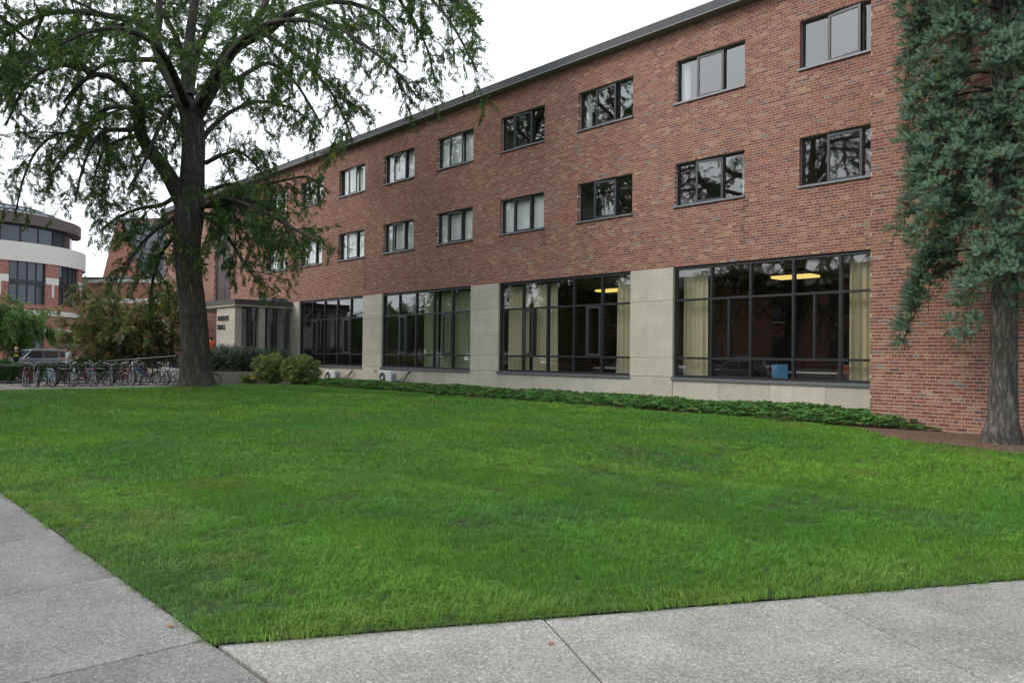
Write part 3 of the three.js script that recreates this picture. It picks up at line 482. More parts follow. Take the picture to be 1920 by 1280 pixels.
{
  reseed(41);
  const trunk = [[0,-0.02,0,0.865],[-0.02,0.22,0,0.62],[-0.06,0.63,0,0.526],[-0.1,1.76,0,0.47],[-0.2,2.89,0,0.442],[-0.35,4.02,0,0.432],[-0.45,5.15,0,0.451],[-0.41,6.09,0,0.508],[-0.33,6.94,0,0.451],[-0.33,8.01,0.1,0.395],[-0.37,8.99,0.2,0.395],[-0.46,9.85,0.2,0.395]];
  const limbs = [
    [[-0.47,6.38,0,0.338],[-0.77,7.16,-0.3,0.291],[-1.08,7.8,-0.6,0.254],[-1.35,8.22,-0.9,0.226],[-1.58,8.65,-1.1,0.207],[-1.55,9.16,-1.4,0.188],[-1.48,9.64,-1.6,0.169],[-1.55,9.88,-1.8,0.15],[-1.73,10.09,-2.1,0.122],[-1.91,10.21,-2.5,0.103],[-2.19,10.12,-3,0.085],[-2.49,9.75,-3.3,0.066],[-2.8,9.07,-3.6,0.047]],
    [[-0.38,9.72,0.2,0.301],[-0.05,10.2,0.1,0.282],[0.3,10.75,0,0.263],[0.62,11.15,-0.2,0.254],[1,11.74,-0.4,0.235],[1.49,12.1,-0.6,0.207],[2.11,12.29,-0.8,0.179],[2.67,12.45,-1,0.16],[3.26,12.83,-1.2,0.132],[3.95,13.04,-1.4,0.113],[4.89,13.16,-1.6,0.094],[5.74,12.99,-1.8,0.075],[6.57,12.6,-2,0.056],[7.23,11.91,-2.2,0.038]],
    [[1.49,12.1,-0.6,0.169],[1.75,12.67,-0.3,0.15],[2.02,13.43,0,0.132],[2.26,14.48,0.4,0.113],[2.84,15.66,0.8,0.085],[3.8,16.67,1.2,0.066],[5.1,17.1,1.6,0.047]],
    [[4.51,13.13,-1.5,0.085],[5.66,13.53,-1.9,0.075],[6.96,13.53,-2.3,0.066],[8.24,13.04,-2.8,0.056],[9.29,12.44,-3.2,0.047],[10.07,11.73,-3.5,0.038]],
    [[-0.54,9.71,0.2,0.282],[-0.94,10.58,0.4,0.263],[-1.35,11.23,0.6,0.244],[-1.78,11.88,0.8,0.226],[-2.11,12.64,1,0.207],[-2.41,13.31,1.2,0.188],[-3.01,13.69,1.4,0.141],[-3.97,13.93,1.6,0.122],[-5.39,14.2,1.8,0.103],[-6.92,14.15,2,0.085],[-8.26,13.56,2.2,0.066],[-9.6,12.6,2.4,0.047]],
    [[-2.18,12.78,1,0.15],[-2.22,13.8,1.4,0.132],[-2.48,15.09,1.8,0.113],[-3.1,16.71,2.2,0.085],[-3.99,18.11,2.5,0.056]],
    [[-0.48,9.72,0.2,0.226],[-0.8,11.04,0.6,0.207],[-0.95,12.26,1,0.188],[-0.98,13.47,1.3,0.169],[-0.96,14.81,1.6,0.141],[-1.28,16.63,2,0.113],[-1.6,18.38,2.2,0.075]],
    [[-1.88,12.03,0.8,0.103],[-2.52,11.97,0.6,0.094],[-3.08,11.81,0.3,0.085],[-3.59,11.5,0,0.075],[-3.94,10.97,-0.3,0.056],[-4.27,10.34,-0.5,0.047],[-4.56,9.53,-0.7,0.038]],
    [[-1.09,10.58,0.4,0.085],[-1.58,10.44,0,0.075],[-1.99,10.27,-0.6,0.066],[-2.22,10.38,-1,0.047]],
    [[-1.54,9.37,-1.5,0.094],[-2.16,9.67,-1.2,0.085],[-2.9,9.7,-0.9,0.075],[-3.51,9.35,-0.7,0.066],[-4.01,8.76,-0.5,0.056],[-4.61,8.22,-0.4,0.038],[-5.12,7.49,-0.3,0.028]],
    [[-1.61,8.95,-1.2,0.094],[-1.89,8.76,-1.6,0.085],[-2.22,8.66,-2,0.075],[-2.41,8.33,-2.4,0.066],[-2.52,7.73,-2.7,0.047],[-2.65,6.92,-2.9,0.038],[-2.75,6.05,-3,0.028]],
    [[-1.72,8.71,-1.1,0.066],[-2.52,8.68,-0.7,0.056],[-3.22,8.42,-0.4,0.047],[-3.65,7.74,-0.1,0.038],[-3.87,6.81,0,0.028]],
    [[0.12,8.11,0.1,0.085],[0.84,8.28,-0.3,0.066],[1.5,8.36,-0.6,0.056],[2.07,7.98,-0.9,0.047],[2.57,7.45,-1.2,0.038],[3.01,6.78,-1.4,0.028]],
    [[0.58,11,-0.1,0.113],[0.97,11.22,0.5,0.094],[1.37,11.75,1,0.085],[1.9,12.22,1.5,0.075],[2.56,11.86,2,0.056],[3.18,10.98,2.4,0.047],[3.66,10.11,2.6,0.028]],
    [[2.36,12.36,-0.9,0.085],[3.31,11.67,-1.6,0.075],[4.28,10.82,-2.2,0.066],[5.11,9.87,-2.7,0.047],[5.72,8.82,-3.1,0.038],[6.03,8.01,-3.3,0.028]],
    [[0.13,6.55,-0.1,0.113],[1.13,6.39,-1,0.094],[2.16,6.46,-1.9,0.075],[3.12,6.09,-2.7,0.056],[3.99,5.48,-3.3,0.038],[4.5,4.7,-3.6,0.028]],
    [[0.1,6.27,-0.1,0.094],[1.01,5.68,-0.9,0.075],[1.82,4.86,-1.6,0.056],[2.45,4.1,-2.1,0.038],[2.99,3.56,-2.4,0.028]],
    [[-0.76,6.94,0,0.094],[-1.64,6.65,0.5,0.075],[-2.55,6.64,1,0.066],[-3.58,6.42,1.5,0.047],[-4.42,5.96,1.8,0.038]],
    [[-0.7,9.18,0.2,0.113],[-1.62,9.95,1.2,0.094],[-2.68,10.65,2.2,0.085],[-3.99,11.05,3.2,0.066],[-5.45,10.97,4,0.047],[-6.85,10.36,4.6,0.038]],
    [[-0.18,8.8,0.2,0.113],[-0.12,9.82,1.4,0.094],[0.23,10.8,2.6,0.085],[0.91,11.48,3.7,0.066],[1.94,11.45,4.6,0.047],[2.91,10.86,5.2,0.028]],
    [[-0.62,10.13,0.2,0.15],[-0.41,10.6,-1.2,0.132],[-0.33,11.06,-2.6,0.113],[-0.51,11.08,-4,0.085],[-1,10.65,-5.2,0.056],[-1.6,9.86,-6,0.038]],
    [[-0.27,10.04,0.2,0.15],[0.93,10.54,-1.4,0.132],[2.21,11.01,-3,0.113],[3.72,11.11,-4.6,0.085],[5.3,10.7,-5.8,0.056],[6.53,9.86,-6.6,0.038]],
    [[-0.57,10.55,0.3,0.15],[-1.02,12.26,1.8,0.132],[-1.19,14.06,3.2,0.113],[-1,15.98,4.6,0.085],[-0.1,17.69,5.8,0.056]],
    [[-0.81,11.43,0.6,0.132],[-1.92,13.43,2.2,0.113],[-3.5,15.37,3.8,0.094],[-5.74,16.88,5.2,0.066],[-8.12,17.56,6.2,0.047]],
    [[3.77,12.98,-1.4,0.085],[5.14,12.03,-2.6,0.075],[6.36,10.99,-3.5,0.056],[7.48,9.91,-4.3,0.047],[8.27,8.88,-4.8,0.028]],
    [[8.05,13.12,-2.7,0.056],[8.97,11.89,-3.3,0.047],[9.54,10.86,-3.6,0.038],[9.93,10.04,-3.8,0.028]],
    [[6.77,13.57,-2.2,0.056],[7.58,12.7,-1.6,0.047],[8.08,11.79,-1.2,0.038],[8.34,10.77,-1,0.028]],
    [[-2.19,10.12,-3,0.085],[-2.78,10.27,-3.4,0.075],[-3.33,9.95,-3.8,0.056],[-3.84,9.25,-4,0.047],[-4.2,8.13,-4.2,0.028]],
    [[-4.01,8.76,-0.5,0.066],[-5.17,9.13,0.2,0.056],[-6.22,8.68,0.7,0.047],[-6.87,7.77,1,0.038],[-7.3,6.42,1.2,0.028]],
    [[-6.92,14.15,2,0.075],[-7.43,13.16,2.2,0.056],[-8.1,11.99,2.4,0.047],[-8.63,10.57,2.5,0.028]],
    [[-0.99,10.39,0.4,0.094],[-0.71,9.02,-1.6,0.075],[-0.65,7.47,-2.8,0.056],[-0.88,6.41,-3.4,0.038]],
    [[0.16,7.04,0,0.085],[0.73,7.51,0.8,0.066],[1.47,7.57,1.5,0.056],[2.29,7.95,2.1,0.047],[3.2,8.18,2.5,0.038],[3.67,7.85,2.7,0.028]],
    [[-0.01,6.29,0,0.085],[0.41,6.35,1.2,0.066],[1.07,6.08,2.2,0.047],[1.69,5.55,3,0.028]],
    [[0.02,6.48,0,0.085],[1.67,6.43,-2,0.066],[3.1,5.84,-3.4,0.056],[4.31,5.22,-4.4,0.047],[5.26,4.69,-5,0.028]],
    [[-0.84,6.18,0,0.085],[-0.9,5.43,-1.5,0.066],[-1.08,4.63,-2.4,0.047],[-1.32,3.73,-2.8,0.028]],
    [[-0.87,5.52,0,0.075],[-1.83,4.88,1,0.056],[-2.43,3.96,1.7,0.047],[-2.65,3.08,2,0.028]],
    [[-2.98,13.89,1.4,0.094],[-5,13.93,3,0.075],[-7.14,13.75,4.2,0.056],[-9.16,13.82,5,0.047],[-10.88,13.34,5.6,0.038]],
    [[-5.39,14.2,1.8,0.075],[-5.47,12.74,0.6,0.056],[-5.8,11.57,-0.4,0.047],[-6.02,10.54,-1.2,0.038],[-6.31,9.26,-1.8,0.028]],
  ];
  // table axes: across the view, up, and away from the viewer
  const R = [0.673, -0.740], F = [-0.740, -0.673], turn = q => q.map(([a, y, b, r]) => [a * R[0] + b * F[0], y, a * R[1] + b * F[1], r]);
  locust = thing('locust_tree', 'large spreading tree with feathery leaves standing on the lawn', 'tree', [TREE[0], 0.15, TREE[1]]);
  const { wood, leaves } = grow(limbs.map(turn), { gap1: 0.30, len1: [0.9, 2.3], droop1: 0.95, gap2: 0.20, len2: [0.35, 0.8], droop2: 0.6, leafGap: 0.062, start: 0.18 });
  const tp = turn(trunk), c = new THREE.CatmullRomCurve3(tp.map(p => V3(p[0], p[1], p[2]))), n = 60, pts = c.getPoints(n);
  const rad = pts.map((_, i) => { const f = i / n * (tp.length - 1), k = Math.min(tp.length - 2, Math.floor(f)); return mix(tp[k][3], tp[k + 1][3], f - k); });
  const tg = tube(pts, rad, 36), pp = tg.attributes.position;
  for (let i = 0; i < pp.count; i++) {                                        // ridged, fluted trunk with a root flare
    const row = Math.floor(i / 37), k = i % 37, a = (k % 36) / 36 * Math.PI * 2, c0 = pts[row], h = c0.y;
    const f = 1 + 0.05 * Math.sin(a * 5 + h * 0.5) * Math.exp(-h * 0.25) + 0.16 * Math.sin(a * 5 + 1) * Math.exp(-h * 2.2) + 0.03 * (fbm(a * 4 + 20, h * 0.8, 3) - 0.5) + 0.025 * Math.sin(a * 11 + h * 1.5);
    pp.setXYZ(i, c0.x + (pp.getX(i) - c0.x) * f, pp.getY(i), c0.z + (pp.getZ(i) - c0.z) * f);
  }
  tg.computeVertexNormals();
  part('trunk', tg, M.bark, locust);
  part('branches', wood, M.limb, locust);
  const spray = [leafSpray(6, 0.16, 0.055, 0.017), leafSpray(5, 0.13, 0.055, 0.018, 0.35)], lm = foliage(1, 1, 1, 0.42);
  const col = () => { const q = rnd(); if (q < 0.02) return lin(0.30, 0.28, 0.03); if (q < 0.14) return lin(0.13, 0.20, 0.03); const k = rr(0.75, 1.25); return lin(0.062 * k, 0.125 * k, 0.034 * k); };
  const mm = leafMats(leaves, 0.7, 1.15), h = mm.length >> 1;
  instanced('crown', spray[0], lm, mm.slice(0, h), mm.slice(0, h).map(col), locust);
  instanced('crown', spray[1], lm, mm.slice(h), mm.slice(h).map(col), locust);
  console.log('locust leaves', mm.length, 'wood', wood.length);
}
// the row of like trees along the street, mirrored in the windows
[[-21.5, 21.3, 2.1, 0.95, 'feathery street tree by the kerb opposite the right-hand windows'], [-36, 21.6, 4.0, 1.05, 'feathery street tree by the kerb, mirrored in the middle windows'], [-50, 21.0, 0.8, 1.0, 'feathery street tree by the kerb, mirrored in the far windows']].forEach(([x, z, t, s, l]) => copyOf(locust, l, [x, -0.12, z], t, s));
{
  // spruce against the wing
  reseed(51);
  const sx = -4.27, sz = 2.78, o = thing('spruce_tree', 'blue-green spruce with drooping boughs against the brick wing', 'tree', [sx, 0.20, sz]);
  const H = 15, tp = []; for (let i = 0; i <= 40; i++) { const y = i / 40 * H; tp.push(V3(0.05 * Math.sin(y * 0.5), y - 0.05, 0.03 * Math.sin(y * 0.7))); }
  const tg = tube(tp, tp.map((p, i) => 0.225 * (1 - 0.72 * i / 40) + 0.09 * Math.exp(-p.y * 4)), 20), pp = tg.attributes.position; for (let i = 0; i < pp.count; i++) { const k = 1 + 0.06 * (vnoise((i % 21) * 1.3 + 5, Math.floor(i / 21) * 0.9) - 0.5); pp.setX(i, pp.getX(i) * k); }
  tg.computeVertexNormals(); part('trunk', tg, mat(lin(0.34, 0.33, 0.34), 0.95, { map: rep(T.bark, 1, 0.6), bumpMap: rep(T.barkB, 1, 0.6), bumpScale: 0.015 }), o);
  const needle = () => { const P = [], L = 0.13; for (let i = 0; i < 56; i++) { const t = rr(0, 1), a = rr(0, 6.283), l = 0.030 * rr(0.8, 1.25) * (t > 0.9 ? 0.8 : 1), x = t * L, fw = 0.55, dx = fw * l, dy = Math.sin(a) * l * 0.83, dz = Math.cos(a) * l * 0.83, w = 0.0021, wy = -Math.cos(a) * w, wz = Math.sin(a) * w; P.push(x, -wy, -wz, x, wy, wz, x + dx, dy + wy * 0.5, dz + wz * 0.5, x, -wy, -wz, x + dx, dy + wy * 0.5, dz + wz * 0.5, x + dx, dy - wy * 0.5, dz - wz * 0.5); } return triMesh(P); };
  const geos = [needle(), needle()], mats = [[], []], cols = [[], []], wood = [], deadwood = [];
  for (let y = 3.0; y < 13.6; y += rr(0.20, 0.30)) {
    const n = 3 + (rnd() < 0.4 ? 1 : 0), a0 = rr(0, 6.283);
    for (let b = 0; b < n; b++) {
      let az = a0 + b * 6.283 / n + rr(-0.4, 0.4), dx = Math.cos(az), dz = Math.sin(az); if (dz < -0.25) { dz = -dz * rr(0.2, 0.6); }
      // fuller toward the open west side
      const west = clamp(0.5 - dx * 0.5), L = mix(0.85, 1.48, west) * rr(0.8, 1.1) * (y > 9 ? mix(1, 0.6, (y - 9) / 5) : 1), drop = mix(0.8, 1.55, west) * rr(0.8, 1.2) * (y < 4.2 ? 1.15 : 0.8);
      const pts = []; for (let i = 0; i <= 8; i++) { const t = i / 8; pts.push(V3(dx * L * Math.sin(t * 1.5) + rr(-0.03, 0.03), y + 0.25 * Math.sin(t * 2.2) - drop * t * t * t - 0.25 * t, dz * L * Math.sin(t * 1.5) + rr(-0.03, 0.03))); }
      wood.push(tube(pts, pts.map((_, i) => mix(0.026, 0.006, i / 8)), 5));
      // pads of shoots along the outer bough, turned outward and a little up, a few hanging below
      const pads = Math.round(L * 7.5);
      for (let q = 0; q < pads; q++) {
        const t = mix(0.30, 1, (q + rnd()) / pads), i = Math.min(7, Math.floor(t * 8)), out = V3().subVectors(pts[i + 1], pts[i]).normalize(), sd = V3(-out.z, 0, out.x).normalize().multiplyScalar(rr(-0.34, 0.34) * (1.1 - 0.5 * t));
        const c = pts[i].clone().lerp(pts[i + 1], t * 8 - i).add(sd).add(V3(0, rr(-0.12, 0.04), 0)), R = rr(0.11, 0.20);
        if (sz + c.z < ZW + 0.16) continue;
        wood.push(tube([pts[i], c.clone()], [0.007, 0.004], 3));
        for (let e = 0; e < 36; e++) {
          const u = rdir(); if (u.y < -0.3 && rnd() < 0.65) u.y = -u.y * 0.5; const hang = u.y < -0.3;
          const p = c.clone().addScaledVector(u, R * rr(0.25, 0.85)).add(V3(dx * 0.05, hang ? -rr(0.0, 0.12) : 0, dz * 0.05)), dir = u.clone().multiplyScalar(0.9).add(V3(dx * 0.55, hang ? -0.5 : 0.12, dz * 0.55)).normalize();
          if (sz + p.z + dir.z * 0.12 < ZW + 0.03) continue;
          const k = rnd() < 0.5 ? 0 : 1, v = rnd(), g = rr(0.8, 1.25);
          mats[k].push(place(p, dir, V3(0, 1, 0), rr(0.8, 1.2))); cols[k].push(hang && v < 0.3 || v < 0.04 ? lin(0.13 * g, 0.15 * g, 0.04 * g) : lin(0.098 * g, 0.182 * g, 0.112 * g));
        }
      }
    }
  }
  for (let i = 0; i < 16; i++) { const y = rr(2.2, 9), az = rr(1.6, 4.6), L = rr(0.5, 1.2); deadwood.push(pipe([[Math.cos(az) * 0.18, y, Math.abs(Math.sin(az)) * 0.18], [Math.cos(az) * L * 0.6, y - 0.05, Math.abs(Math.sin(az)) * L * 0.5], [Math.cos(az) * L, y - rr(0.2, 0.5), Math.abs(Math.sin(az)) * L * 0.8]], 0.008, 4, 8)); }
  part('branches', wood, M.twig, o); part('dead_branches', deadwood, mat(lin(0.20, 0.18, 0.16), 0.9), o);
  const nm = new THREE.MeshStandardMaterial({ color: 0xffffff, roughness: 0.7, side: THREE.DoubleSide });
  for (const k of [0, 1]) instanced('crown', geos[k], nm, mats[k], cols[k], o);
  console.log('spruce shoots', mats[0].length * 2);
}
{
  // low leafy ground cover along the wall
  reseed(61);
  const rosette = () => { const P = []; for (let i = 0; i < 9; i++) { const a = i * 2.4 + rr(-0.3, 0.3), l = rr(0.05, 0.085), w = l * 0.26, up = rr(0.0, 0.6), c = Math.cos(a), s = Math.sin(a), y0 = 0.06 + rr(-0.02, 0.02), m = [c * l * 0.55, y0 + up * l * 0.6, s * l * 0.55], e = [c * l, y0 + up * l * 0.5, s * l]; P.push(0, y0, 0, m[0] - s * w, m[1] + 0.004, m[2] + c * w, ...e, 0, y0, 0, ...e, m[0] + s * w, m[1] + 0.004, m[2] - c * w); } return triMesh(P); };
  const gs = [rosette(), rosette(), rosette()], mm = [[], [], []], cc = [[], [], []];
  for (let i = 0; i < 22000; i++) {
    const x = rr(-30.6, -4.9), z = rr(0.10, 2.72); const front = bedFront(Math.min(x, -7.3)) - (x > -7.3 ? (x + 7.3) * 0.42 : 0); if (z > front || (x > XW - 0.02 && z < ZW + 0.05)) continue;
    const t = clamp((front - z) / 0.35) * clamp((z + 0.1) / 0.5), thick = fbm(x * 0.9 + 4, z * 1.4, 3); if (rnd() > 0.35 + 0.65 * sstep(0.28, 0.42, thick)) continue; if (z < 0.7 && thick < 0.5 && rnd() < 0.6) continue;
    const y = lawnY(x, z) - 0.015 + (0.04 + 0.14 * t * (0.4 + thick)) * Math.pow(rnd(), 0.55), k = Math.floor(rnd() * 3), g = rr(0.75, 1.25);
    mm[k].push(place(V3(x, y, z), V3(Math.cos(i), rr(-0.35, 0.35), Math.sin(i)), V3(rr(-0.3, 0.3), 1, rr(-0.3, 0.3)), rr(0.8, 1.35))); cc[k].push(rnd() < 0.07 ? lin(0.20 * g, 0.24 * g, 0.05) : lin(0.105 * g, 0.235 * g, 0.06 * g));
  }
  const o = thing('ground_cover', 'low bright green ground cover along the foot of the stone wall', 'ground cover'); o.userData.kind = 'stuff';
  for (const k of [0, 1, 2]) instanced('leaves', gs[k], foliage(1, 1, 1, 0.25), mm[k], cc[k], o);
}
function shrub(name, label, category, pos, rx, ry, rz, n, leaf, col, opt = {}) {
  const o = thing(name, label, category, pos, 0, opt.group), mm = [], cc = [], wood = [], o0 = rr(0, 50);
  for (let i = 0; i < (opt.stems ?? 7); i++) { const a = rr(0, 6.28), q = rr(0.3, 0.75); wood.push(pipe([[rr(-0.08, 0.08), 0, rr(-0.08, 0.08)], [Math.cos(a) * rx * q * 0.5, ry * 0.55, Math.sin(a) * rz * q * 0.5], [Math.cos(a) * rx * q, ry * rr(1.1, 1.7), Math.sin(a) * rz * q]], 0.014, 4, 6)); }
  for (let i = 0; i < n; i++) {
    const d = rdir(), lump = 0.72 + 0.42 * fbm(d.x * 2.2 + o0, d.y * 2.2 + d.z * 3 + o0, 3), q = Math.pow(rnd(), 0.38) * lump * (1 + (rnd() < 0.06 ? rr(0, 0.16) : 0));
    const p = V3(d.x * rx * q, ry + d.y * ry * q, d.z * rz * q); if (p.y < 0.05) continue; if (opt.holes && fbm(p.x * 3.2 + o0, p.y * 3.2 + p.z * 3.2, 2) < opt.holes) continue;
    mm.push(place(p, d.clone().multiplyScalar(0.7).add(rdir().multiplyScalar(0.7)).add(V3(0, opt.lift ?? 0.3, 0)), V3(rr(-0.6, 0.6), 1, rr(-0.6, 0.6)), rr(0.7, 1.3))); cc.push(col());
  }
  part('stems', wood, M.twig, o); instanced('foliage', leaf, opt.mat ?? foliage(1, 1, 1, 0.25), mm, cc, o); return o;
}
{
  reseed(71);
  const rhodoLeaf = (() => { const P = []; for (let i = 0; i < 7; i++) { const a = i * 0.9 + rr(-0.2, 0.2), l = rr(0.09, 0.13), w = 0.019, c = Math.cos(a), s = Math.sin(a), dy = rr(-0.5, 0.15); P.push(0, 0, 0, c * l * 0.5 - s * w, dy * l * 0.4, s * l * 0.5 + c * w, c * l, dy * l, s * l, 0, 0, 0, c * l, dy * l, s * l, c * l * 0.5 + s * w, dy * l * 0.4, s * l * 0.5 - c * w); } return triMesh(P); })();
  const rc = () => { const g = rr(0.75, 1.25), q = rnd(); return q < 0.10 ? lin(0.38 * g, 0.31 * g, 0.08) : q < 0.45 ? lin(0.27 * g, 0.32 * g, 0.11) : lin(0.16 * g, 0.24 * g, 0.09); };
  shrub('rhododendron', 'loose yellowish green leafy shrub in front of the concrete planter', 'shrub', [-31.6, 0.20, 3.15], 0.95, 0.66, 0.9, 1500, rhodoLeaf, rc, { holes: 0.36, group: 'leafy shrubs by the entrance' });
  shrub('rhododendron', 'rounded yellow-green leafy shrub beside the first stone-base window', 'shrub', [-30.0, 0.20, 2.6], 0.95, 0.64, 0.85, 1700, rhodoLeaf, rc, { holes: 0.34, group: 'leafy shrubs by the entrance' });
  shrub('rhododendron', 'small sprig of shrub on the mulch before the planter', 'shrub', [-32.7, 0.15, 3.6], 0.35, 0.24, 0.35, 220, rhodoLeaf, rc, { group: 'leafy shrubs by the entrance' });
  const yewLeaf = (() => { const P = []; for (let i = 0; i < 22; i++) { const t = i / 22, s = i % 2 ? 1 : -1, l = 0.032, x = t * 0.2; P.push(x, 0, -0.003, x, 0, 0.003, x + 0.018, -0.004, s * l, x, 0, -0.003, x + 0.018, -0.004, s * l, x + 0.012, 0.004, s * l); } return triMesh(P); })();
  const yc = () => { const g = rr(0.7, 1.3); return rnd() < 0.12 ? lin(0.17 * g, 0.23 * g, 0.12 * g) : lin(0.068 * g, 0.12 * g, 0.080 * g); }, ym = mat(0xffffff, 0.75, { side: THREE.DoubleSide });
  [[4.75, 0.80, 'dark green yew just right of the big trunk in the planter'], [3.75, 1.0, 'dark green yew in the middle of the planter before the sign wall'], [2.6, 0.95, 'dark green yew in the planter before the entrance column'], [1.45, 0.85, 'dark green yew at the planter end beside the stone pier']].forEach(([z, s, l]) =>
    shrub('yew_bush', l, 'shrub', [-34.85, 0.60, z], 0.95 * s, 0.60 * s, 0.95, 3600, yewLeaf, yc, { mat: ym, lift: 0.7, group: 'yews in the planter' }));
  // hedge behind the bicycles
  const bl = (() => { const P = []; for (let i = 0; i < 10; i++) { const d = rdir(), l = 0.07, q = V3().crossVectors(d, V3(0, 1, 0)).normalize().multiplyScalar(0.022), b = rdir().multiplyScalar(0.06), m = d.clone().multiplyScalar(l * 0.5).add(b), e = d.clone().multiplyScalar(l).add(b); P.push(b.x, b.y, b.z, m.x - q.x, m.y, m.z - q.z, e.x, e.y, e.z, b.x, b.y, b.z, e.x, e.y, e.z, m.x + q.x, m.y, m.z + q.z); } return triMesh(P); })();
  const hedge = thing('hedge', 'low clipped green hedge behind the row of bicycles', 'hedge', [-46, -0.05, 0]), mm = [], cc = [];
  part('stems', [...Array(16)].map((_, i) => rod([0, 0, 5 + i * 0.62], [rr(-0.2, 0.2), 0.8, 5.1 + i * 0.62], 0.015, 4)), M.twig, hedge);
  for (let i = 0; i < 9000; i++) { const z = rr(4.6, 15), y = rr(0.02, 0.86), x = rr(-0.45, 0.45); const e = Math.max(Math.abs(x) / 0.45, (y - 0.1) / 0.76); if (e < 0.7 && rnd() < 0.7) continue; const k = 1 + 0.1 * (fbm(z * 1.5, y * 2 + 5, 2) - 0.5), g = rr(0.75, 1.3); mm.push(place(V3(x * k, y * k, z), rdir(), V3(0, 1, 0), rr(0.8, 1.3))); cc.push(lin(0.055 * g, 0.12 * g, 0.03 * g)); }
  instanced('foliage', bl, foliage(1, 1, 1, 0.2), mm, cc, hedge);
  const bush = (x, z, r, h, l, f) => { const o = shrub('bush', l, 'shrub', [x, -0.05, z], r, h / 2, r, 700, bl, () => { const g = rr(0.75, 1.3); return lin(0.05 * g, 0.11 * g, 0.035 * g); }, { group: 'bushes behind the bicycles' }); if (f) { const w = mat(lin(0.75, 0.75, 0.72), 0.7), gs = []; for (let i = 0; i < 22; i++) { const d = rdir(); d.y = Math.abs(d.y); gs.push(new THREE.IcosahedronGeometry(0.045, 0).translate(d.x * r * 0.95, h / 2 + d.y * h * 0.45, d.z * r * 0.95)); } part('blossoms', gs, w, o); } };
  bush(-48.6, 6.1, 0.9, 1.35, 'rounded bush with white blossoms behind the black rail', true); bush(-50, 4.4, 0.8, 1.1, 'dark rounded bush beside the lamp post'); bush(-50.6, 9.6, 0.7, 1.1, 'green bush behind the hedge beside the parked cars'); bush(-52.0, 1.8, 0.9, 1.2, 'dark bush under the brown-green tree by the hall');
  // background trees
  const simple = (name, label, pos, limbs, leafs, opt, s0, s1, geo) => { const o = thing(name, label, 'tree', pos), { wood, leaves } = grow(limbs, opt); part('trunk', wood.slice(0, 1), M.bark, o); part('branches', wood.slice(1), M.twig, o); const m = leafMats(leaves, s0, s1); instanced('crown', geo, foliage(1, 1, 1, 0.35), m, m.map(leafs), o); console.log(name, m.length); return o; };
  const fan = (n, y0, h, r, r0, up = 0.6) => { const ls = [[[0, -0.1, 0, r0 * 1.4], [0, y0 * 0.6, 0.02, r0], [0.05, y0 * 1.15, 0, r0 * 0.9]]]; for (let i = 0; i < n; i++) { const a = i * 2.4 + rr(-0.3, 0.3), q = r * rr(0.6, 1), hh = h * (up + (1 - up) * rnd()) * (1.15 - 0.5 * q / r); ls.push([[0.02, y0 * rr(0.8, 1.1), 0, r0 * 0.55], [Math.cos(a) * q * 0.35, mix(y0, hh, 0.55), Math.sin(a) * q * 0.35, r0 * 0.35], [Math.cos(a) * q * 0.75, hh, Math.sin(a) * q * 0.75, r0 * 0.2], [Math.cos(a) * q, hh * 0.93, Math.sin(a) * q, 0.02]]); } return ls; };
  const big = leafSpray(5, 0.42, 0.17, 0.045, 0.5), crab = leafSpray(4, 0.26, 0.10, 0.036, 0.2);
  const willow = simple('willow_tree', 'soft light green rounded tree before the round brick building', [-68.5, -0.05, 7.8], fan(30, 2.0, 7.0, 4.8, 0.20), () => { const g = rr(0.75, 1.25); return lin(0.095 * g, 0.185 * g, 0.045 * g); }, { gap1: 0.4, len1: [0.9, 1.8], droop1: 1.6, gap2: 0.3, len2: [0.4, 0.9], droop2: 1.6, leafGap: 0.16, start: 0.35, bare: true }, 0.8, 1.3, big);
  // trees across the street, mirrored in the far ground-floor glass
  [-54, -63, -71, -80, -90, -101, -113].forEach((x, i) => copyOf(willow, ['first', 'second', 'third', 'fourth', 'fifth', 'sixth', 'seventh'][i] + ' green tree from the low hall along the far side of the street', [x, -0.1, 35 + 2 * Math.sin(i * 2)], i * 1.1, 1.25 + 0.12 * Math.sin(i * 3)));
  simple('crabapple_tree', 'brown-green tree with several stems beside the lamp post', [-50.3, -0.05, 3.3], fan(30, 1.2, 7.2, 4.6, 0.13, 0.35), () => { const g = rr(0.7, 1.25), q = rnd(); return q < 0.35 ? lin(0.25 * g, 0.175 * g, 0.09 * g) : lin(0.135 * g, 0.20 * g, 0.065 * g); }, { gap1: 0.36, len1: [0.6, 1.5], droop1: 0.6, gap2: 0.26, len2: [0.3, 0.7], droop2: 0.5, leafGap: 0.075, start: 0.25, bare: true }, 0.7, 1.2, crab);
}
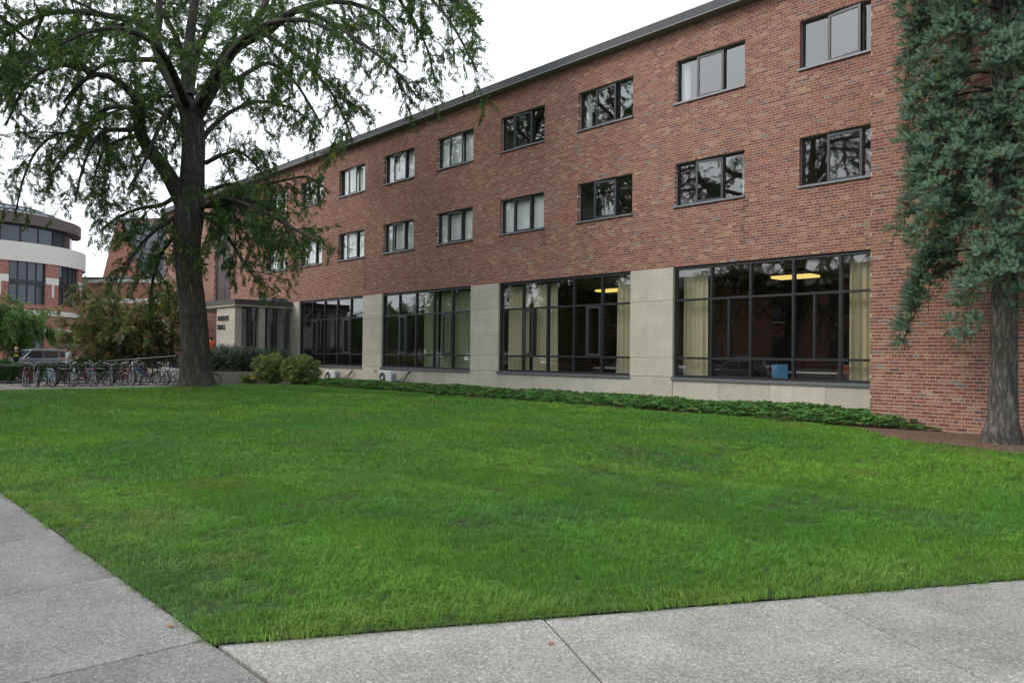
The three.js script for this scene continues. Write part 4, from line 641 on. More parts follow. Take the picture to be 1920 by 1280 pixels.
// ---------------------------------------------------------------- planter, rail, air conditioners
{
  const pl = thing('planter', 'low grey concrete planter wall holding the dark yews', 'planter');
  part('wall', [boxUV(rb(0.22, 0.78, 4.8, 0.01, -33.95, 0.29, 2.9)), boxUV(rb(1.75, 0.78, 0.22, 0.01, -34.945, 0.29, 5.19)), boxUV(rb(0.22, 0.78, 4.8, 0.01, -35.93, 0.288, 2.9))], M.concrete, pl);
  part('soil', boxUV(b2(-35.8, -34.07, 0.2, 0.60, 0.5, 5.07)), M.mulch, pl);
  // handrail of the ramp
  const A = V3(-45.7, -0.05, 5.8), B = V3(-40.6, 0.30, 3.9), rail = thing('handrail', 'black metal railing with upright bars behind the bicycles', 'railing');
  const n = 30, at = (t, y) => { const p = A.clone().lerp(B, t); return [p.x, p.y + y, p.z]; };
  part('top_rail', rod(at(0, 1.02), at(1, 1.02), 0.045, 8), M.black, rail); part('bottom_rail', rod(at(0, 0.12), at(1, 0.12), 0.02), M.black, rail);
  for (let i = 0; i <= n; i++) part(i % 10 ? 'baluster' : 'post', rod(at(i / n, 0.0), at(i / n, 1.0), i % 10 ? 0.011 : 0.028), M.black, rail);
  const ramp = part('ramp', (() => { const s = new THREE.Shape([[0, 0], [5.5, 0], [5.5, 0.36], [0, 0.01]].map(p => new THREE.Vector2(...p))); return boxUV(new THREE.ExtrudeGeometry(s, { depth: 1.5, bevelEnabled: false })); })(), M.concrete, rail);
  ramp.position.set(A.x, -0.05, A.z - 1.5); ramp.rotation.y = Math.atan2(-(B.z - A.z), B.x - A.x); ramp.position.add(V3(-0.45, 0, 0.1));

  const white = mat(lin(0.62, 0.64, 0.65), 0.5), grille = mat(lin(0.16, 0.18, 0.2), 0.5, { metalness: 0.4 });
  const ac = (x, z, turn, label) => {
    const o = thing('air_conditioner', label, 'air conditioner', [x, lawnY(x, z) + 0.02, z], turn, 'outdoor air conditioner units at the wall');
    part('casing', rb(0.86, 0.56, 0.32, 0.025, 0, 0.34, 0), white, o);
    const f = part('fan_grille', [...[0.05, 0.09, 0.13, 0.17, 0.21].map(r => new THREE.TorusGeometry(r, 0.007, 5, 28).translate(-0.14, 0.34, 0.172)), ...[...Array(8)].map((_, i) => bx(0.42, 0.008, 0.006).rotateZ(i * Math.PI / 8).translate(-0.14, 0.34, 0.170))], grille, o);
    part('fan_recess', new THREE.CylinderGeometry(0.22, 0.22, 0.012, 28).rotateX(Math.PI / 2).translate(-0.14, 0.34, 0.158), grille, o); part('hub', new THREE.CylinderGeometry(0.062, 0.062, 0.02, 18).rotateX(Math.PI / 2).translate(-0.14, 0.34, 0.182), white, o);
    const v = part('valve_cover', rb(0.03, 0.40, 0.24, 0.012, 0.44, 0.32, -0.01), mat(lin(0.30, 0.32, 0.35), 0.5), o); for (let i = 0; i < 5; i++) part('louvre', bx(0.01, 0.014, 0.16, 0.458, 0.22 + i * 0.05, 0), grille, v);
    for (const s of [-0.28, 0.28]) part('foot', bx(0.08, 0.06, 0.36, s, 0.03, 0), grille, o);
    part('hose', [pipe([[0.45, 0.16, -0.05], [0.60, 0.08, -0.08], [0.78, 0.16, -0.18], [0.92, 0.5, -0.34], [0.96, 0.62, -0.42]], 0.024, 6), pipe([[0.45, 0.22, -0.02], [0.66, 0.24, -0.1], [0.8, 0.42, -0.25], [0.97, 0.64, -0.42]], 0.013, 5), pipe([[0.97, 0.64, -0.42], [1.06, 0.4, -0.36], [0.9, 0.16, -0.25], [0.66, 0.1, -0.1]], 0.009, 5)], M.rubber, o);
  };
  ac(-31.0, 0.50, 0.0, 'grey outdoor air conditioner unit half hidden beside the leafy shrub');
  ac(-26.55, 0.55, 0.0, 'white outdoor air conditioner with round fan under the stone sill');
  const tap = thing('wall_tap', 'small dark tap on the stone wall between the first two windows', 'tap', [-28.15, 0.82, 0.04]); part('body', rod([0, 0, 0], [0, 0, 0.09], 0.016), M.black, tap); part('spout', pipe([[0, 0, 0.07], [0, -0.01, 0.11], [0, -0.08, 0.12]], 0.014), M.black, tap); part('handle', bx(0.07, 0.012, 0.012, 0, 0.03, 0.08), M.black, tap);
  const can = thing('drink_can', 'blue can lying at the wall beside the brick wing', 'can', [-7.5, lawnY(-7.5, 1.9) + 0.09, 1.95], 0.5); part('body', new THREE.CylinderGeometry(0.04, 0.04, 0.13, 14).rotateZ(Math.PI / 2), mat(lin(0.01, 0.04, 0.35), 0.35), can); part('end', new THREE.CylinderGeometry(0.033, 0.036, 0.006, 14).rotateZ(Math.PI / 2).translate(0.067, 0, 0), M.steel, can);
}
// ---------------------------------------------------------------- bicycles
{
  reseed(81);
  const R = 0.335, spokes = [...Array(14)].map((_, i) => { const a = i / 14 * 6.283; return rod([0.03 * Math.cos(a + 0.5), 0.03 * Math.sin(a + 0.5), 0.015 * (i % 2 ? 1 : -1)], [(R - 0.035) * Math.cos(a), (R - 0.035) * Math.sin(a), 0], 0.0022, 3); });
  const G = { tyre: new THREE.TorusGeometry(R - 0.02, 0.021, 7, 30), rim: mergeGeometries([new THREE.TorusGeometry(R - 0.045, 0.011, 5, 30)].map(flat)), spokes: mergeGeometries(spokes.map(flat)), hub: new THREE.CylinderGeometry(0.022, 0.022, 0.1, 10).rotateX(Math.PI / 2) };
  const frameGeo = kind => {
    const bb = [0, 0.28, 0], head = [0.43, 0.78, 0], headLow = [0.46, 0.66, 0], seat = [-0.17, 0.80, 0], rear = [-0.46, R, 0], low = kind === 'step' ? [-0.09, 0.52, 0] : [-0.16, 0.76, 0];
    const g = [rod(bb, headLow, 0.022), rod(bb, seat, 0.018), rod(low, kind === 'step' ? headLow : head, 0.018), rod(headLow, head, 0.024)];
    for (const s of [-0.05, 0.05]) g.push(rod([0, 0.28, s * 0.6], [rear[0], rear[1], s], 0.011), rod([-0.15, 0.72, s * 0.5], [rear[0], rear[1], s], 0.009));
    return mergeGeometries(g.map(flat));
  };
  const FG = { std: frameGeo('std'), step: frameGeo('step') };
  const fork = mergeGeometries([...[-0.05, 0.05].map(s => rod([0.46, 0.66, s * 0.9], [0.58, R, s], 0.013)), rod([0.42, 0.80, 0], [0.46, 0.66, 0], 0.02)].map(flat));
  const bars = { flat: pipe([[0.36, 0.99, -0.3], [0.42, 0.98, -0.12], [0.42, 0.98, 0.12], [0.36, 0.99, 0.3]], 0.013), rise: pipe([[0.26, 1.06, -0.3], [0.4, 1.06, -0.2], [0.43, 0.95, 0], [0.4, 1.06, 0.2], [0.26, 1.06, 0.3]], 0.012) };
  const stem = rod([0.43, 0.78, 0], [0.41, 0.98, 0], 0.015), saddle = (() => { const g = new THREE.SphereGeometry(1, 12, 8).scale(0.14, 0.035, 0.075), p = g.attributes.position; for (let i = 0; i < p.count; i++) if (p.getX(i) > 0) p.setZ(i, p.getZ(i) * (1 - 4.8 * p.getX(i))); g.computeVertexNormals(); return g.translate(-0.2, 0.93, 0); })(), post = rod([-0.17, 0.78, 0], [-0.2, 0.92, 0], 0.014);
  const crank = mergeGeometries([new THREE.TorusGeometry(0.085, 0.008, 5, 20).translate(0, 0.28, 0.05), rod([0, 0.28, 0.05], [0.13, 0.17, 0.07], 0.009), rod([0, 0.28, -0.05], [-0.13, 0.39, -0.07], 0.009), bx(0.09, 0.02, 0.09, 0.13, 0.16, 0.11), bx(0.09, 0.02, 0.09, -0.13, 0.4, -0.11), rod([-0.46, R + 0.04, 0.045], [0, 0.365, 0.05], 0.004, 4), rod([-0.46, R - 0.04, 0.045], [0, 0.195, 0.05], 0.004, 4)].map(flat));
  const basket = [bx(0.26, 0.005, 0.34, 0.66, 0.78, 0), ...[0.8, 0.86, 0.92, 0.98].flatMap(y => [bx(0.28, 0.008, 0.006, 0.66, y, 0.17), bx(0.28, 0.008, 0.006, 0.66, y, -0.17), bx(0.006, 0.008, 0.34, 0.8, y, 0), bx(0.006, 0.008, 0.34, 0.52, y, 0)])];
  const metal = (r, g, b) => mat(lin(r, g, b), 0.35, { metalness: 0.2 }), rim = mat(lin(0.5, 0.51, 0.53), 0.35, { metalness: 0.7 });
  const colors = { red: metal(0.28, 0.02, 0.025), silver: metal(0.48, 0.50, 0.53), white: metal(0.65, 0.66, 0.68), black: metal(0.02, 0.02, 0.022), teal: metal(0.03, 0.22, 0.22), blue: metal(0.03, 0.06, 0.48), maroon: metal(0.14, 0.03, 0.06), 'light blue': metal(0.20, 0.38, 0.52), 'dark green': metal(0.02, 0.09, 0.06), pink: metal(0.42, 0.10, 0.20), grey: metal(0.15, 0.155, 0.165), tan: metal(0.48, 0.36, 0.20), purple: metal(0.10, 0.05, 0.30) };
  function bicycle(color, kind, bar, withBasket) {
    const o = new THREE.Group(), m = colors[color];
    for (const x of [-0.46, 0.58]) { const w = part('wheel', G.tyre, M.rubber, o); w.position.set(x, R, 0); part('rim', G.rim, rim, w); part('spokes', G.spokes, rim, w); part('hub', G.hub, rim, w); }
    part('frame', FG[kind], m, o); part('fork', fork, bar === 'rise' ? rim : m, o); part('handlebar', [bars[bar], stem], bar === 'rise' ? M.steel : M.black, o); part('saddle', saddle, M.rubber, o); part('seat_post', post, M.steel, o); part('crank', crank, M.sash, o);
    if (withBasket) part('basket', basket, M.black, o);
    return o;
  }
  const list = ['maroon', 'red', 'grey', 'light blue', 'silver', 'black', 'maroon', 'white', 'grey', 'pink', 'teal', 'black', 'dark green', 'grey', 'black', 'red', 'silver', 'dark green', 'blue', 'black', 'maroon', 'grey', 'white', 'silver', 'purple', 'tan'];
  const ord = ['first', 'second', 'third', 'fourth', 'fifth', 'sixth', 'seventh', 'eighth', 'ninth', 'tenth', 'eleventh', 'twelfth', 'thirteenth', 'fourteenth', 'fifteenth', 'sixteenth', 'seventeenth', 'eighteenth', 'nineteenth', 'twentieth', 'twenty-first', 'twenty-second', 'twenty-third', 'twenty-fourth', 'twenty-fifth', 'twenty-sixth'];
  list.forEach((c, i) => {
    const kind = i % 3 === 1 ? 'step' : 'std', bar = i % 4 === 1 || i === 15 || i === 16 ? 'rise' : 'flat', bk = i === 4 || i === 17, o = bicycle(c, kind, bar, bk);
    o.name = numbered('bicycle'); o.position.set(-39.3 + (i % 2 ? 0.35 : -0.15) + rr(-0.15, 0.15), -0.05, 10.75 - i * 0.262 + rr(-0.05, 0.05));
    o.rotation.set(rr(-0.09, 0.09), (rnd() < 0.75 ? 0.25 : -0.3) + rr(-0.35, 0.45) + (i % 2 ? 0 : Math.PI) , 0, 'YXZ');
    tag(o, `${c} bicycle${bk ? ' with a basket' : ''}, ${ord[i]} from the left in the row`, 'bicycle', 'bicycles parked in the row'); scene.add(o);
  });
  { const o = bicycle('red', 'std', 'flat'); o.name = numbered('bicycle'); o.position.set(-33.72, -0.03, 5.3); o.rotation.set(0.06, Math.PI / 2, 0, 'YXZ'); tag(o, 'red bicycle behind the big trunk against the concrete planter', 'bicycle', 'bicycles parked in the row'); scene.add(o); }
  // racks
  const rack = (x, z0, z1, label) => { const o = thing('bike_rack', label, 'bike rack', [x, -0.05, 0], 0, 'bike racks'); for (const y of [0.86, 0.1]) part('rail', rod([0, y, z0], [0, y, z1], 0.028, 8), M.black, o); const n = Math.round((z1 - z0) / 0.55); for (let i = 0; i <= n; i++) { const z = mix(z0, z1, i / n); part('upright', rod([0, 0, z], [0, 0.86, z], 0.02), M.black, o); } };
  rack(-40.0, 3.6, 9.6, 'black metal bike rack under the row of bicycles'); rack(-41.1, 9.9, 13.0, 'empty black metal bike rack at the left end of the row'); rack(-41.9, 9.9, 13.0, 'second empty black bike rack just behind the left one');
}
// ---------------------------------------------------------------- lamp post
{
  const o = thing('street_lamp', 'black lamp post with white acorn globe before the trees', 'lamp', [-48.0, -0.05, 4.45]);
  const lathe = (p, n = 18) => new THREE.LatheGeometry(p.map(q => new THREE.Vector2(...q)), n);
  part('post', lathe([[0.18, 0], [0.18, 0.12], [0.11, 0.2], [0.085, 0.5], [0.05, 0.7], [0.042, 2.05], [0.07, 2.1], [0.07, 2.15], [0.05, 2.18]]), M.black, o);
  const g = part('globe', lathe([[0.09, 2.18], [0.16, 2.28], [0.215, 2.42], [0.21, 2.54], [0.16, 2.66], [0.11, 2.74], [0.085, 2.8], [0.0, 2.82]], 24), mat(lin(0.72, 0.72, 0.66), 0.35), o);
  part('finial', lathe([[0.08, 2.8], [0.06, 2.85], [0.025, 2.88], [0.035, 2.93], [0, 2.98]]), mat(lin(0.55, 0.55, 0.5), 0.4), g);
}
// ---------------------------------------------------------------- people
function blob(bones, centre, half, res, k = 0.03) {                        // smooth union of tapered capsules, meshed
  const mc = new MarchingCubes(res, new THREE.MeshBasicMaterial(), false, false, 60000), f = mc.field, N = mc.size, hf = N / 2;
  const B = bones.map(([a, b, ra, rb, kk]) => { const ba = V3().subVectors(b, a); return [a, ba, ba.dot(ba) || 1e-9, ra, rb, kk ?? k]; });
  for (let z = 0, i = 0; z < N; z++) for (let y = 0; y < N; y++) for (let x = 0; x < N; x++, i++) {
    const px = (x - hf) / hf * half + centre.x, py = (y - hf) / hf * half + centre.y, pz = (z - hf) / hf * half + centre.z; let d = 1;
    for (const [a, ba, l, ra, rb, kk] of B) {
      const ax = px - a.x, ay = py - a.y, az = pz - a.z, t = Math.min(1, Math.max(0, (ax * ba.x + ay * ba.y + az * ba.z) / l)), q = Math.hypot(ax - ba.x * t, ay - ba.y * t, az - ba.z * t) - (ra + (rb - ra) * t);
      if (d > 0.9) d = Math.min(d, q); else { const h = Math.max(0, kk - Math.abs(d - q)) / kk; d = Math.min(d, q) - h * h * kk * 0.25; }
    }
    f[i] = -d;
  }
  mc.isolation = 0; mc.update();
  const n = mc.count, g = new THREE.BufferGeometry(), P = mc.positionArray.slice(0, n * 3), Nn = mc.normalArray.slice(0, n * 3);
  for (let i = 0; i < n; i++) { P[3 * i] = P[3 * i] * half + centre.x; P[3 * i + 1] = P[3 * i + 1] * half + centre.y; P[3 * i + 2] = P[3 * i + 2] * half + centre.z; }
  g.setAttribute('position', new THREE.BufferAttribute(P, 3)); g.setAttribute('normal', new THREE.BufferAttribute(Nn, 3)); g.setAttribute('uv', new THREE.BufferAttribute(new Float32Array(n * 2), 2));
  return g;
}
{
  reseed(91);
  const skin = mat(lin(0.48, 0.27, 0.19), 0.6);
  // head looks along +z; a hand points down -y with its palm to +x of the local frame
  const headGeo = blob([[V3(0, 0.03, -0.01), V3(0, 0.045, 0.015), 0.085, 0.083], [V3(0, -0.045, 0.03), V3(0, -0.085, 0.055), 0.058, 0.036], [V3(0, 0.015, 0.085), V3(0, -0.03, 0.108), 0.011, 0.017, 0.012], [V3(-0.03, 0.022, 0.07), V3(0.03, 0.022, 0.07), 0.027, 0.027], [V3(-0.03, -0.03, 0.055), V3(0.03, -0.03, 0.055), 0.036, 0.036], [V3(-0.02, -0.062, 0.082), V3(0.02, -0.062, 0.082), 0.009, 0.009, 0.01], [V3(-0.086, 0.012, -0.005), V3(-0.09, -0.03, 0.0), 0.014, 0.01, 0.01], [V3(0.086, 0.012, -0.005), V3(0.09, -0.03, 0.0), 0.014, 0.01, 0.01], [V3(0, -0.06, -0.02), V3(0, -0.17, -0.03), 0.052, 0.056]], V3(0, -0.02, 0.01), 0.19, 60, 0.03);
  const handGeo = (() => { const b = [[V3(0, 0.02, 0), V3(0, -0.02, 0), 0.024, 0.026], [V3(0, -0.03, -0.025), V3(0, -0.085, -0.028), 0.015, 0.013], [V3(0, -0.03, 0.022), V3(0, -0.085, 0.03), 0.015, 0.013], [V3(0, -0.05, 0), V3(0, -0.09, 0), 0.015, 0.014]]; [[-0.034, 0.05], [-0.012, 0.066], [0.012, 0.07], [0.033, 0.06]].forEach(([z, l]) => { b.push([V3(0, -0.09, z), V3(0.012, -0.09 - l * 0.55, z), 0.0092, 0.0086, 0.006], [V3(0.012, -0.09 - l * 0.55, z), V3(0.034, -0.09 - l, z), 0.0086, 0.0074, 0.006]); }); b.push([V3(0, -0.025, 0.03), V3(0.018, -0.062, 0.056), 0.014, 0.011, 0.012], [V3(0.018, -0.062, 0.056), V3(0.028, -0.095, 0.058), 0.0105, 0.0085, 0.006]); return blob(b, V3(0.01, -0.06, 0.005), 0.12, 56, 0.012); })();
  const J = o => ({ hipL: [-0.09, 0.93, 0], hipR: [0.09, 0.93, 0], kneeL: [-0.10, 0.50, 0.03], kneeR: [0.10, 0.50, 0.03], ankL: [-0.11, 0.09, -0.02], ankR: [0.11, 0.09, -0.02], pelvis: [0, 0.97, 0], waist: [0, 1.10, 0], chest: [0, 1.32, 0.0], neck: [0, 1.49, -0.01], head: [0, 1.64, 0.02], shL: [-0.18, 1.42, 0], shR: [0.18, 1.42, 0], elL: [-0.26, 1.14, -0.02], elR: [0.26, 1.14, -0.02], wrL: [-0.27, 0.90, 0.08], wrR: [0.27, 0.90, 0.08], ...o });
  function person(label, pos, turn, pose, look, headTurn = [0, 0, 0]) {
    const o = thing('person', label, 'person', pos, turn), j = Object.fromEntries(Object.entries(J(pose)).map(([k, p]) => [k, V3(...p)])), c = V3(0, 0.88, 0.05), half = 0.97, res = 92;
    const foot = (a, s) => [a.clone().add(V3(0, -0.045, -0.03)), a.clone().add(V3(s * 0.03, -0.055, 0.15)), 0.045, 0.032];
    const legs = e => [['L', -1], ['R', 1]].flatMap(([s]) => [[j['hip' + s], j['knee' + s], 0.085 + e, 0.056 + e], [j['knee' + s], j['ank' + s], 0.055 + e, 0.036 + e * 1.6]]);
    const torso = e => [[j.pelvis.clone().add(V3(-0.06, 0, 0)), j.pelvis.clone().add(V3(0.06, 0, 0)), 0.105 + e, 0.105 + e], [j.pelvis, j.waist, 0.115 + e, 0.112 + e], [j.waist, j.chest, 0.115 + e, 0.125 + e], [j.chest.clone().add(V3(-0.075, 0, 0)), j.chest.clone().add(V3(0.075, 0, 0)), 0.108 + e, 0.108 + e], [j.shL, j.shR, 0.055 + e, 0.055 + e]];
    const arms = (e, part = 1) => ['L', 'R'].flatMap(s => { const m = j['sh' + s].clone().lerp(j['el' + s], part); return [[j['sh' + s], m, 0.05 + e, mix(0.05, 0.04, part) + e * 1.4], ...(part === 1 ? [[j['el' + s], j['wr' + s], 0.04 + e, 0.027 + e]] : [])]; });
    const gs = [blob([...torso(0), ...legs(0), ...arms(0), [j.chest, j.neck, 0.07, 0.055], [j.neck, j.neck.clone().lerp(j.head, 0.5), 0.054, 0.052], foot(j.ankL, -1), foot(j.ankR, 1)], c, half, res, 0.05)];
    const hm = new THREE.Matrix4().makeRotationFromEuler(new THREE.Euler(...headTurn)).setPosition(j.head); gs.push(headGeo.clone().applyMatrix4(hm));
    for (const s of ['L', 'R']) { const d = V3().subVectors(j['wr' + s], j['el' + s]).normalize(), q = new THREE.Quaternion().setFromUnitVectors(V3(0, -1, 0), d), m = new THREE.Matrix4().compose(j['wr' + s].clone().addScaledVector(d, 0.02), q, V3(s === 'L' ? 1 : -1, 1, 1)), g = handGeo.clone().applyMatrix4(m); if (s === 'R') { const p = g.attributes.position.array; for (let i = 0; i < p.length; i += 9) for (let k = 0; k < 3; k++) { const t = p[i + 3 + k]; p[i + 3 + k] = p[i + 6 + k]; p[i + 6 + k] = t; } g.computeVertexNormals(); } gs.push(g); }
    part('body', gs, skin, o);
    part('shirt', blob([...torso(0.016), ...arms(0.018, 0.62)], c, half, res, 0.05), look.shirt, o);
    part('trousers', blob([...legs(0.018), [j.pelvis.clone().add(V3(-0.06, -0.01, 0)), j.pelvis.clone().add(V3(0.06, -0.01, 0)), 0.112, 0.112]], c, half, res, 0.05), look.trousers, o);
    part('shoes', ['L', 'R'].flatMap(s => { const [a, b, ra, r2] = foot(j['ank' + s], s === 'L' ? -1 : 1); return [tube([a.clone().add(V3(0, 0, -0.06)), a, b.clone().lerp(a, 0.5), b, b.clone().add(V3(0, 0, 0.05))], [0.01, ra + 0.012, ra + 0.008, r2 + 0.012, 0.008], 10)]; }), M.rubber, o);
    const hair = new THREE.SphereGeometry(0.101, 20, 14, 0, 6.283, 0, 1.75).scale(0.93, 1, 1.06).translate(0, 0.042, -0.008).rotateX(-0.28).applyMatrix4(hm); part(look.cap ? 'cap' : 'hair', hair, look.hair, o);
    if (look.cap) part('cap_brim', new THREE.CylinderGeometry(0.085, 0.085, 0.012, 18, 1, false, -1.3, 2.6).scale(1, 1, 1.5).translate(0, 0.075, 0.06).applyMatrix4(hm), look.hair, o);
    part('eyes', [-1, 1].map(s => new THREE.SphereGeometry(0.010, 8, 6).translate(s * 0.032, 0.008, 0.092).applyMatrix4(hm)), mat(lin(0.03, 0.02, 0.015), 0.2), o);
    if (look.emblem) part('emblem', look.emblem, mat(lin(0.75, 0.62, 0.02), 0.7), o);
    return o;
  }
  const cloth = (r, g, b) => mat(lin(r, g, b), 0.9, { side: THREE.DoubleSide }), jeans = cloth(0.16, 0.20, 0.28);
  const em = [new THREE.TorusGeometry(0.045, 0.020, 6, 18).translate(-0.045, 1.27, 0.152), new THREE.TorusGeometry(0.045, 0.020, 6, 18).translate(0.045, 1.27, 0.152)];
  person('person in black shirt with yellow emblem walking behind the hedge', [-51.3, -0.05, 8.97], 1.35, { kneeL: [-0.10, 0.52, 0.16], ankL: [-0.11, 0.12, 0.10], kneeR: [0.10, 0.50, -0.03], ankR: [0.11, 0.11, -0.22], wrL: [-0.30, 0.92, -0.06], wrR: [0.30, 0.93, 0.12] }, { shirt: cloth(0.012, 0.012, 0.014), trousers: cloth(0.30, 0.36, 0.42), hair: mat(lin(0.06, 0.035, 0.02), 0.8), emblem: em });
  person('person in light grey shirt and dark cap looking down behind the bicycles', [-47.06, -0.05, 7.31], -0.05, { elL: [-0.23, 1.14, 0.06], elR: [0.23, 1.14, 0.06], wrL: [-0.06, 1.12, 0.26], wrR: [0.05, 1.15, 0.27], head: [0, 1.61, 0.06] }, { shirt: cloth(0.42, 0.44, 0.48), trousers: jeans, hair: mat(lin(0.015, 0.013, 0.015), 0.8), cap: true }, [0.45, 0, 0]);
  person('person in bright orange shirt leaning forward at the entrance behind the trunk', [-38.95, 0.60, 2.86], -2.0, { chest: [0, 1.31, 0.10], waist: [0, 1.10, 0.03], neck: [0, 1.46, 0.18], head: [0, 1.57, 0.28], shL: [-0.18, 1.41, 0.12], shR: [0.18, 1.41, 0.12], elL: [-0.22, 1.10, 0.28], elR: [0.22, 1.10, 0.28], wrL: [-0.2, 0.93, 0.42], wrR: [0.2, 0.93, 0.42] }, { shirt: cloth(0.85, 0.12, 0.03), trousers: jeans, hair: mat(lin(0.05, 0.03, 0.02), 0.8) }, [0.3, 0, 0]);
}
// ---------------------------------------------------------------- cars
{
  const glassDark = mat(lin(0.02, 0.024, 0.028), 0.06, { metalness: 0.2 }), tyre = M.rubber, trim = mat(lin(0.02, 0.02, 0.02), 0.6);
  const P2 = a => a.map(p => new THREE.Vector2(...p));
  function car(label, pos, turn, color, suv) {
    const o = thing('parked_car', label, 'car', pos, turn, 'parked cars'), paint = new THREE.MeshPhysicalMaterial({ color: lin(...color), roughness: 0.35, metalness: 0.45, clearcoat: 1, clearcoatRoughness: 0.06 });
    const H = suv ? 1.66 : 1.45, belt = suv ? 0.98 : 0.90, L = 2.25, wr = suv ? 0.36 : 0.32, wx = 1.38, ar = wr + 0.06;
    const s = new THREE.Shape(); s.moveTo(-L + 0.05, 0.32); s.lineTo(-wx - ar, 0.24); s.absarc(-wx, wr, ar, Math.PI + 0.3, -0.3, true); s.lineTo(wx - ar, 0.22); s.absarc(wx, wr, ar, Math.PI + 0.3, -0.3, true); s.lineTo(L - 0.04, 0.30); s.quadraticCurveTo(L + 0.03, 0.55, L - 0.08, 0.72); s.quadraticCurveTo(1.7, belt - 0.03, 0.98, belt); s.lineTo(-1.95, belt + 0.04); s.quadraticCurveTo(-L + 0.02, belt, -L + 0.02, 0.6); s.closePath();
    const body = new THREE.ExtrudeGeometry(s, { depth: 1.56, bevelEnabled: true, bevelThickness: 0.09, bevelSize: 0.05, bevelSegments: 3, curveSegments: 10 }).translate(0, 0, -0.78); part('body', body, paint, o);
    const roofB = suv ? -1.75 : -0.95, taper = (g, y0, y1, k) => { const p = g.attributes.position; for (let i = 0; i < p.count; i++) p.setZ(i, p.getZ(i) * (1 - k * clamp((p.getY(i) - y0) / (y1 - y0)))); g.computeVertexNormals(); return g; };
    const cab = P2([[1.05, belt - 0.02], [0.42, H - 0.07], [0.1, H], [roofB + 0.25, H - 0.01], [roofB, H - 0.07], [suv ? -2.05 : -1.75, belt + 0.02]]);
    part('cabin', taper(new THREE.ExtrudeGeometry(new THREE.Shape(cab), { depth: 1.44, bevelEnabled: true, bevelThickness: 0.05, bevelSize: 0.02, bevelSegments: 2 }).translate(0, 0, -0.72), belt, H, 0.2), paint, o);
    const sideWin = (pts, z) => taper(new THREE.ExtrudeGeometry(new THREE.Shape(P2(pts)), { depth: 0.03, bevelEnabled: false }).translate(0, 0, z > 0 ? 0.765 : -0.795), belt, H, 0.2), wy0 = belt + 0.06, wy1 = H - 0.12;
    for (const z of [1, -1]) { part('window', sideWin([[0.86, wy0], [0.38, wy1], [-0.28, wy1], [-0.28, wy0]], z), glassDark, o); part('window', sideWin([[-0.36, wy0], [-0.36, wy1], [roofB + 0.35, wy1], [(suv ? -1.25 : -1.25), wy0]], z), glassDark, o); if (suv) part('window', sideWin([[-1.36, wy0], [roofB + 0.28, wy1], [roofB + 0.02, wy1 - 0.03], [-1.85, wy0]], z), glassDark, o); }
    const slope = (x0, y0, x1, y1) => { const dx = x1 - x0, dy = y1 - y0, l = Math.hypot(dx, dy); return bx(l * 0.82, 0.02, 1.18).rotateZ(Math.atan2(dy, dx)).translate((x0 + x1) / 2, (y0 + y1) / 2, 0); };
    part('windscreen', slope(1.09, belt, 0.45, H - 0.03), glassDark, o); part('rear_window', slope(suv ? -2.09 : -1.8, belt + 0.05, roofB - 0.03, H - 0.05), glassDark, o);
    for (const x of [wx, -wx]) for (const z of [0.74, -0.74]) { const w = part('wheel', new THREE.TorusGeometry(wr - 0.075, 0.085, 8, 24).scale(1, 1, 1.2), tyre, o); w.position.set(x, wr, z); part('rim', [new THREE.CylinderGeometry(wr - 0.11, wr - 0.11, 0.10, 20).rotateX(Math.PI / 2), ...[0, 1, 2, 3, 4].map(i => bx(0.05, wr - 0.12, 0.13, 0, (wr - 0.12) / 2, 0).rotateZ(i * 1.2566))], M.steel, w); }
    for (const z of [0.62, -0.62]) { part('headlight', rb(0.10, 0.13, 0.30, 0.03, L - 0.06, 0.66, z), mat(lin(0.7, 0.7, 0.7), 0.1), o); part('tail_light', rb(0.08, suv ? 0.3 : 0.16, 0.24, 0.03, -L - 0.0, 0.82, z), mat(lin(0.45, 0.01, 0.01), 0.2), o); part('mirror', rb(0.10, 0.12, 0.2, 0.03, 0.75, belt + 0.08, z * 1.55), paint, o); }
    part('bumper', [rb(0.12, 0.18, 1.6, 0.05, L - 0.01, 0.36, 0), rb(0.12, 0.18, 1.6, 0.05, -L + 0.0, 0.40, 0)], trim, o); part('number_plate', bx(0.02, 0.12, 0.32, -L - 0.06, 0.62, 0), mat(lin(0.6, 0.6, 0.6), 0.5), o);
    for (const z of [0.86, -0.86]) for (const x of [0.1, -0.95]) part('door_handle', rb(0.16, 0.025, 0.03, 0.01, x, belt - 0.08, z), trim, o);
  }
  car('silver sport utility car parked at the kerb, mirrored in the right-hand window', [-26.5, -0.1, 25.2], Math.PI, [0.50, 0.52, 0.54], true);
  car('white saloon car parked at the kerb, mirrored in the middle window', [-33.0, -0.1, 25.2], Math.PI, [0.62, 0.63, 0.64], false);
  car('dark grey saloon car parked at the kerb farther along', [-46.0, -0.1, 25.2], Math.PI, [0.06, 0.065, 0.07], false);
  car('silver sport utility car parked behind the hedge before the round building', [-62.5, -0.05, 10.6], -1.3, [0.42, 0.46, 0.50], true);
  car('blue-grey sport utility car parked behind the person in black', [-61.0, -0.05, 6.3], -1.3, [0.14, 0.18, 0.22], true);
}
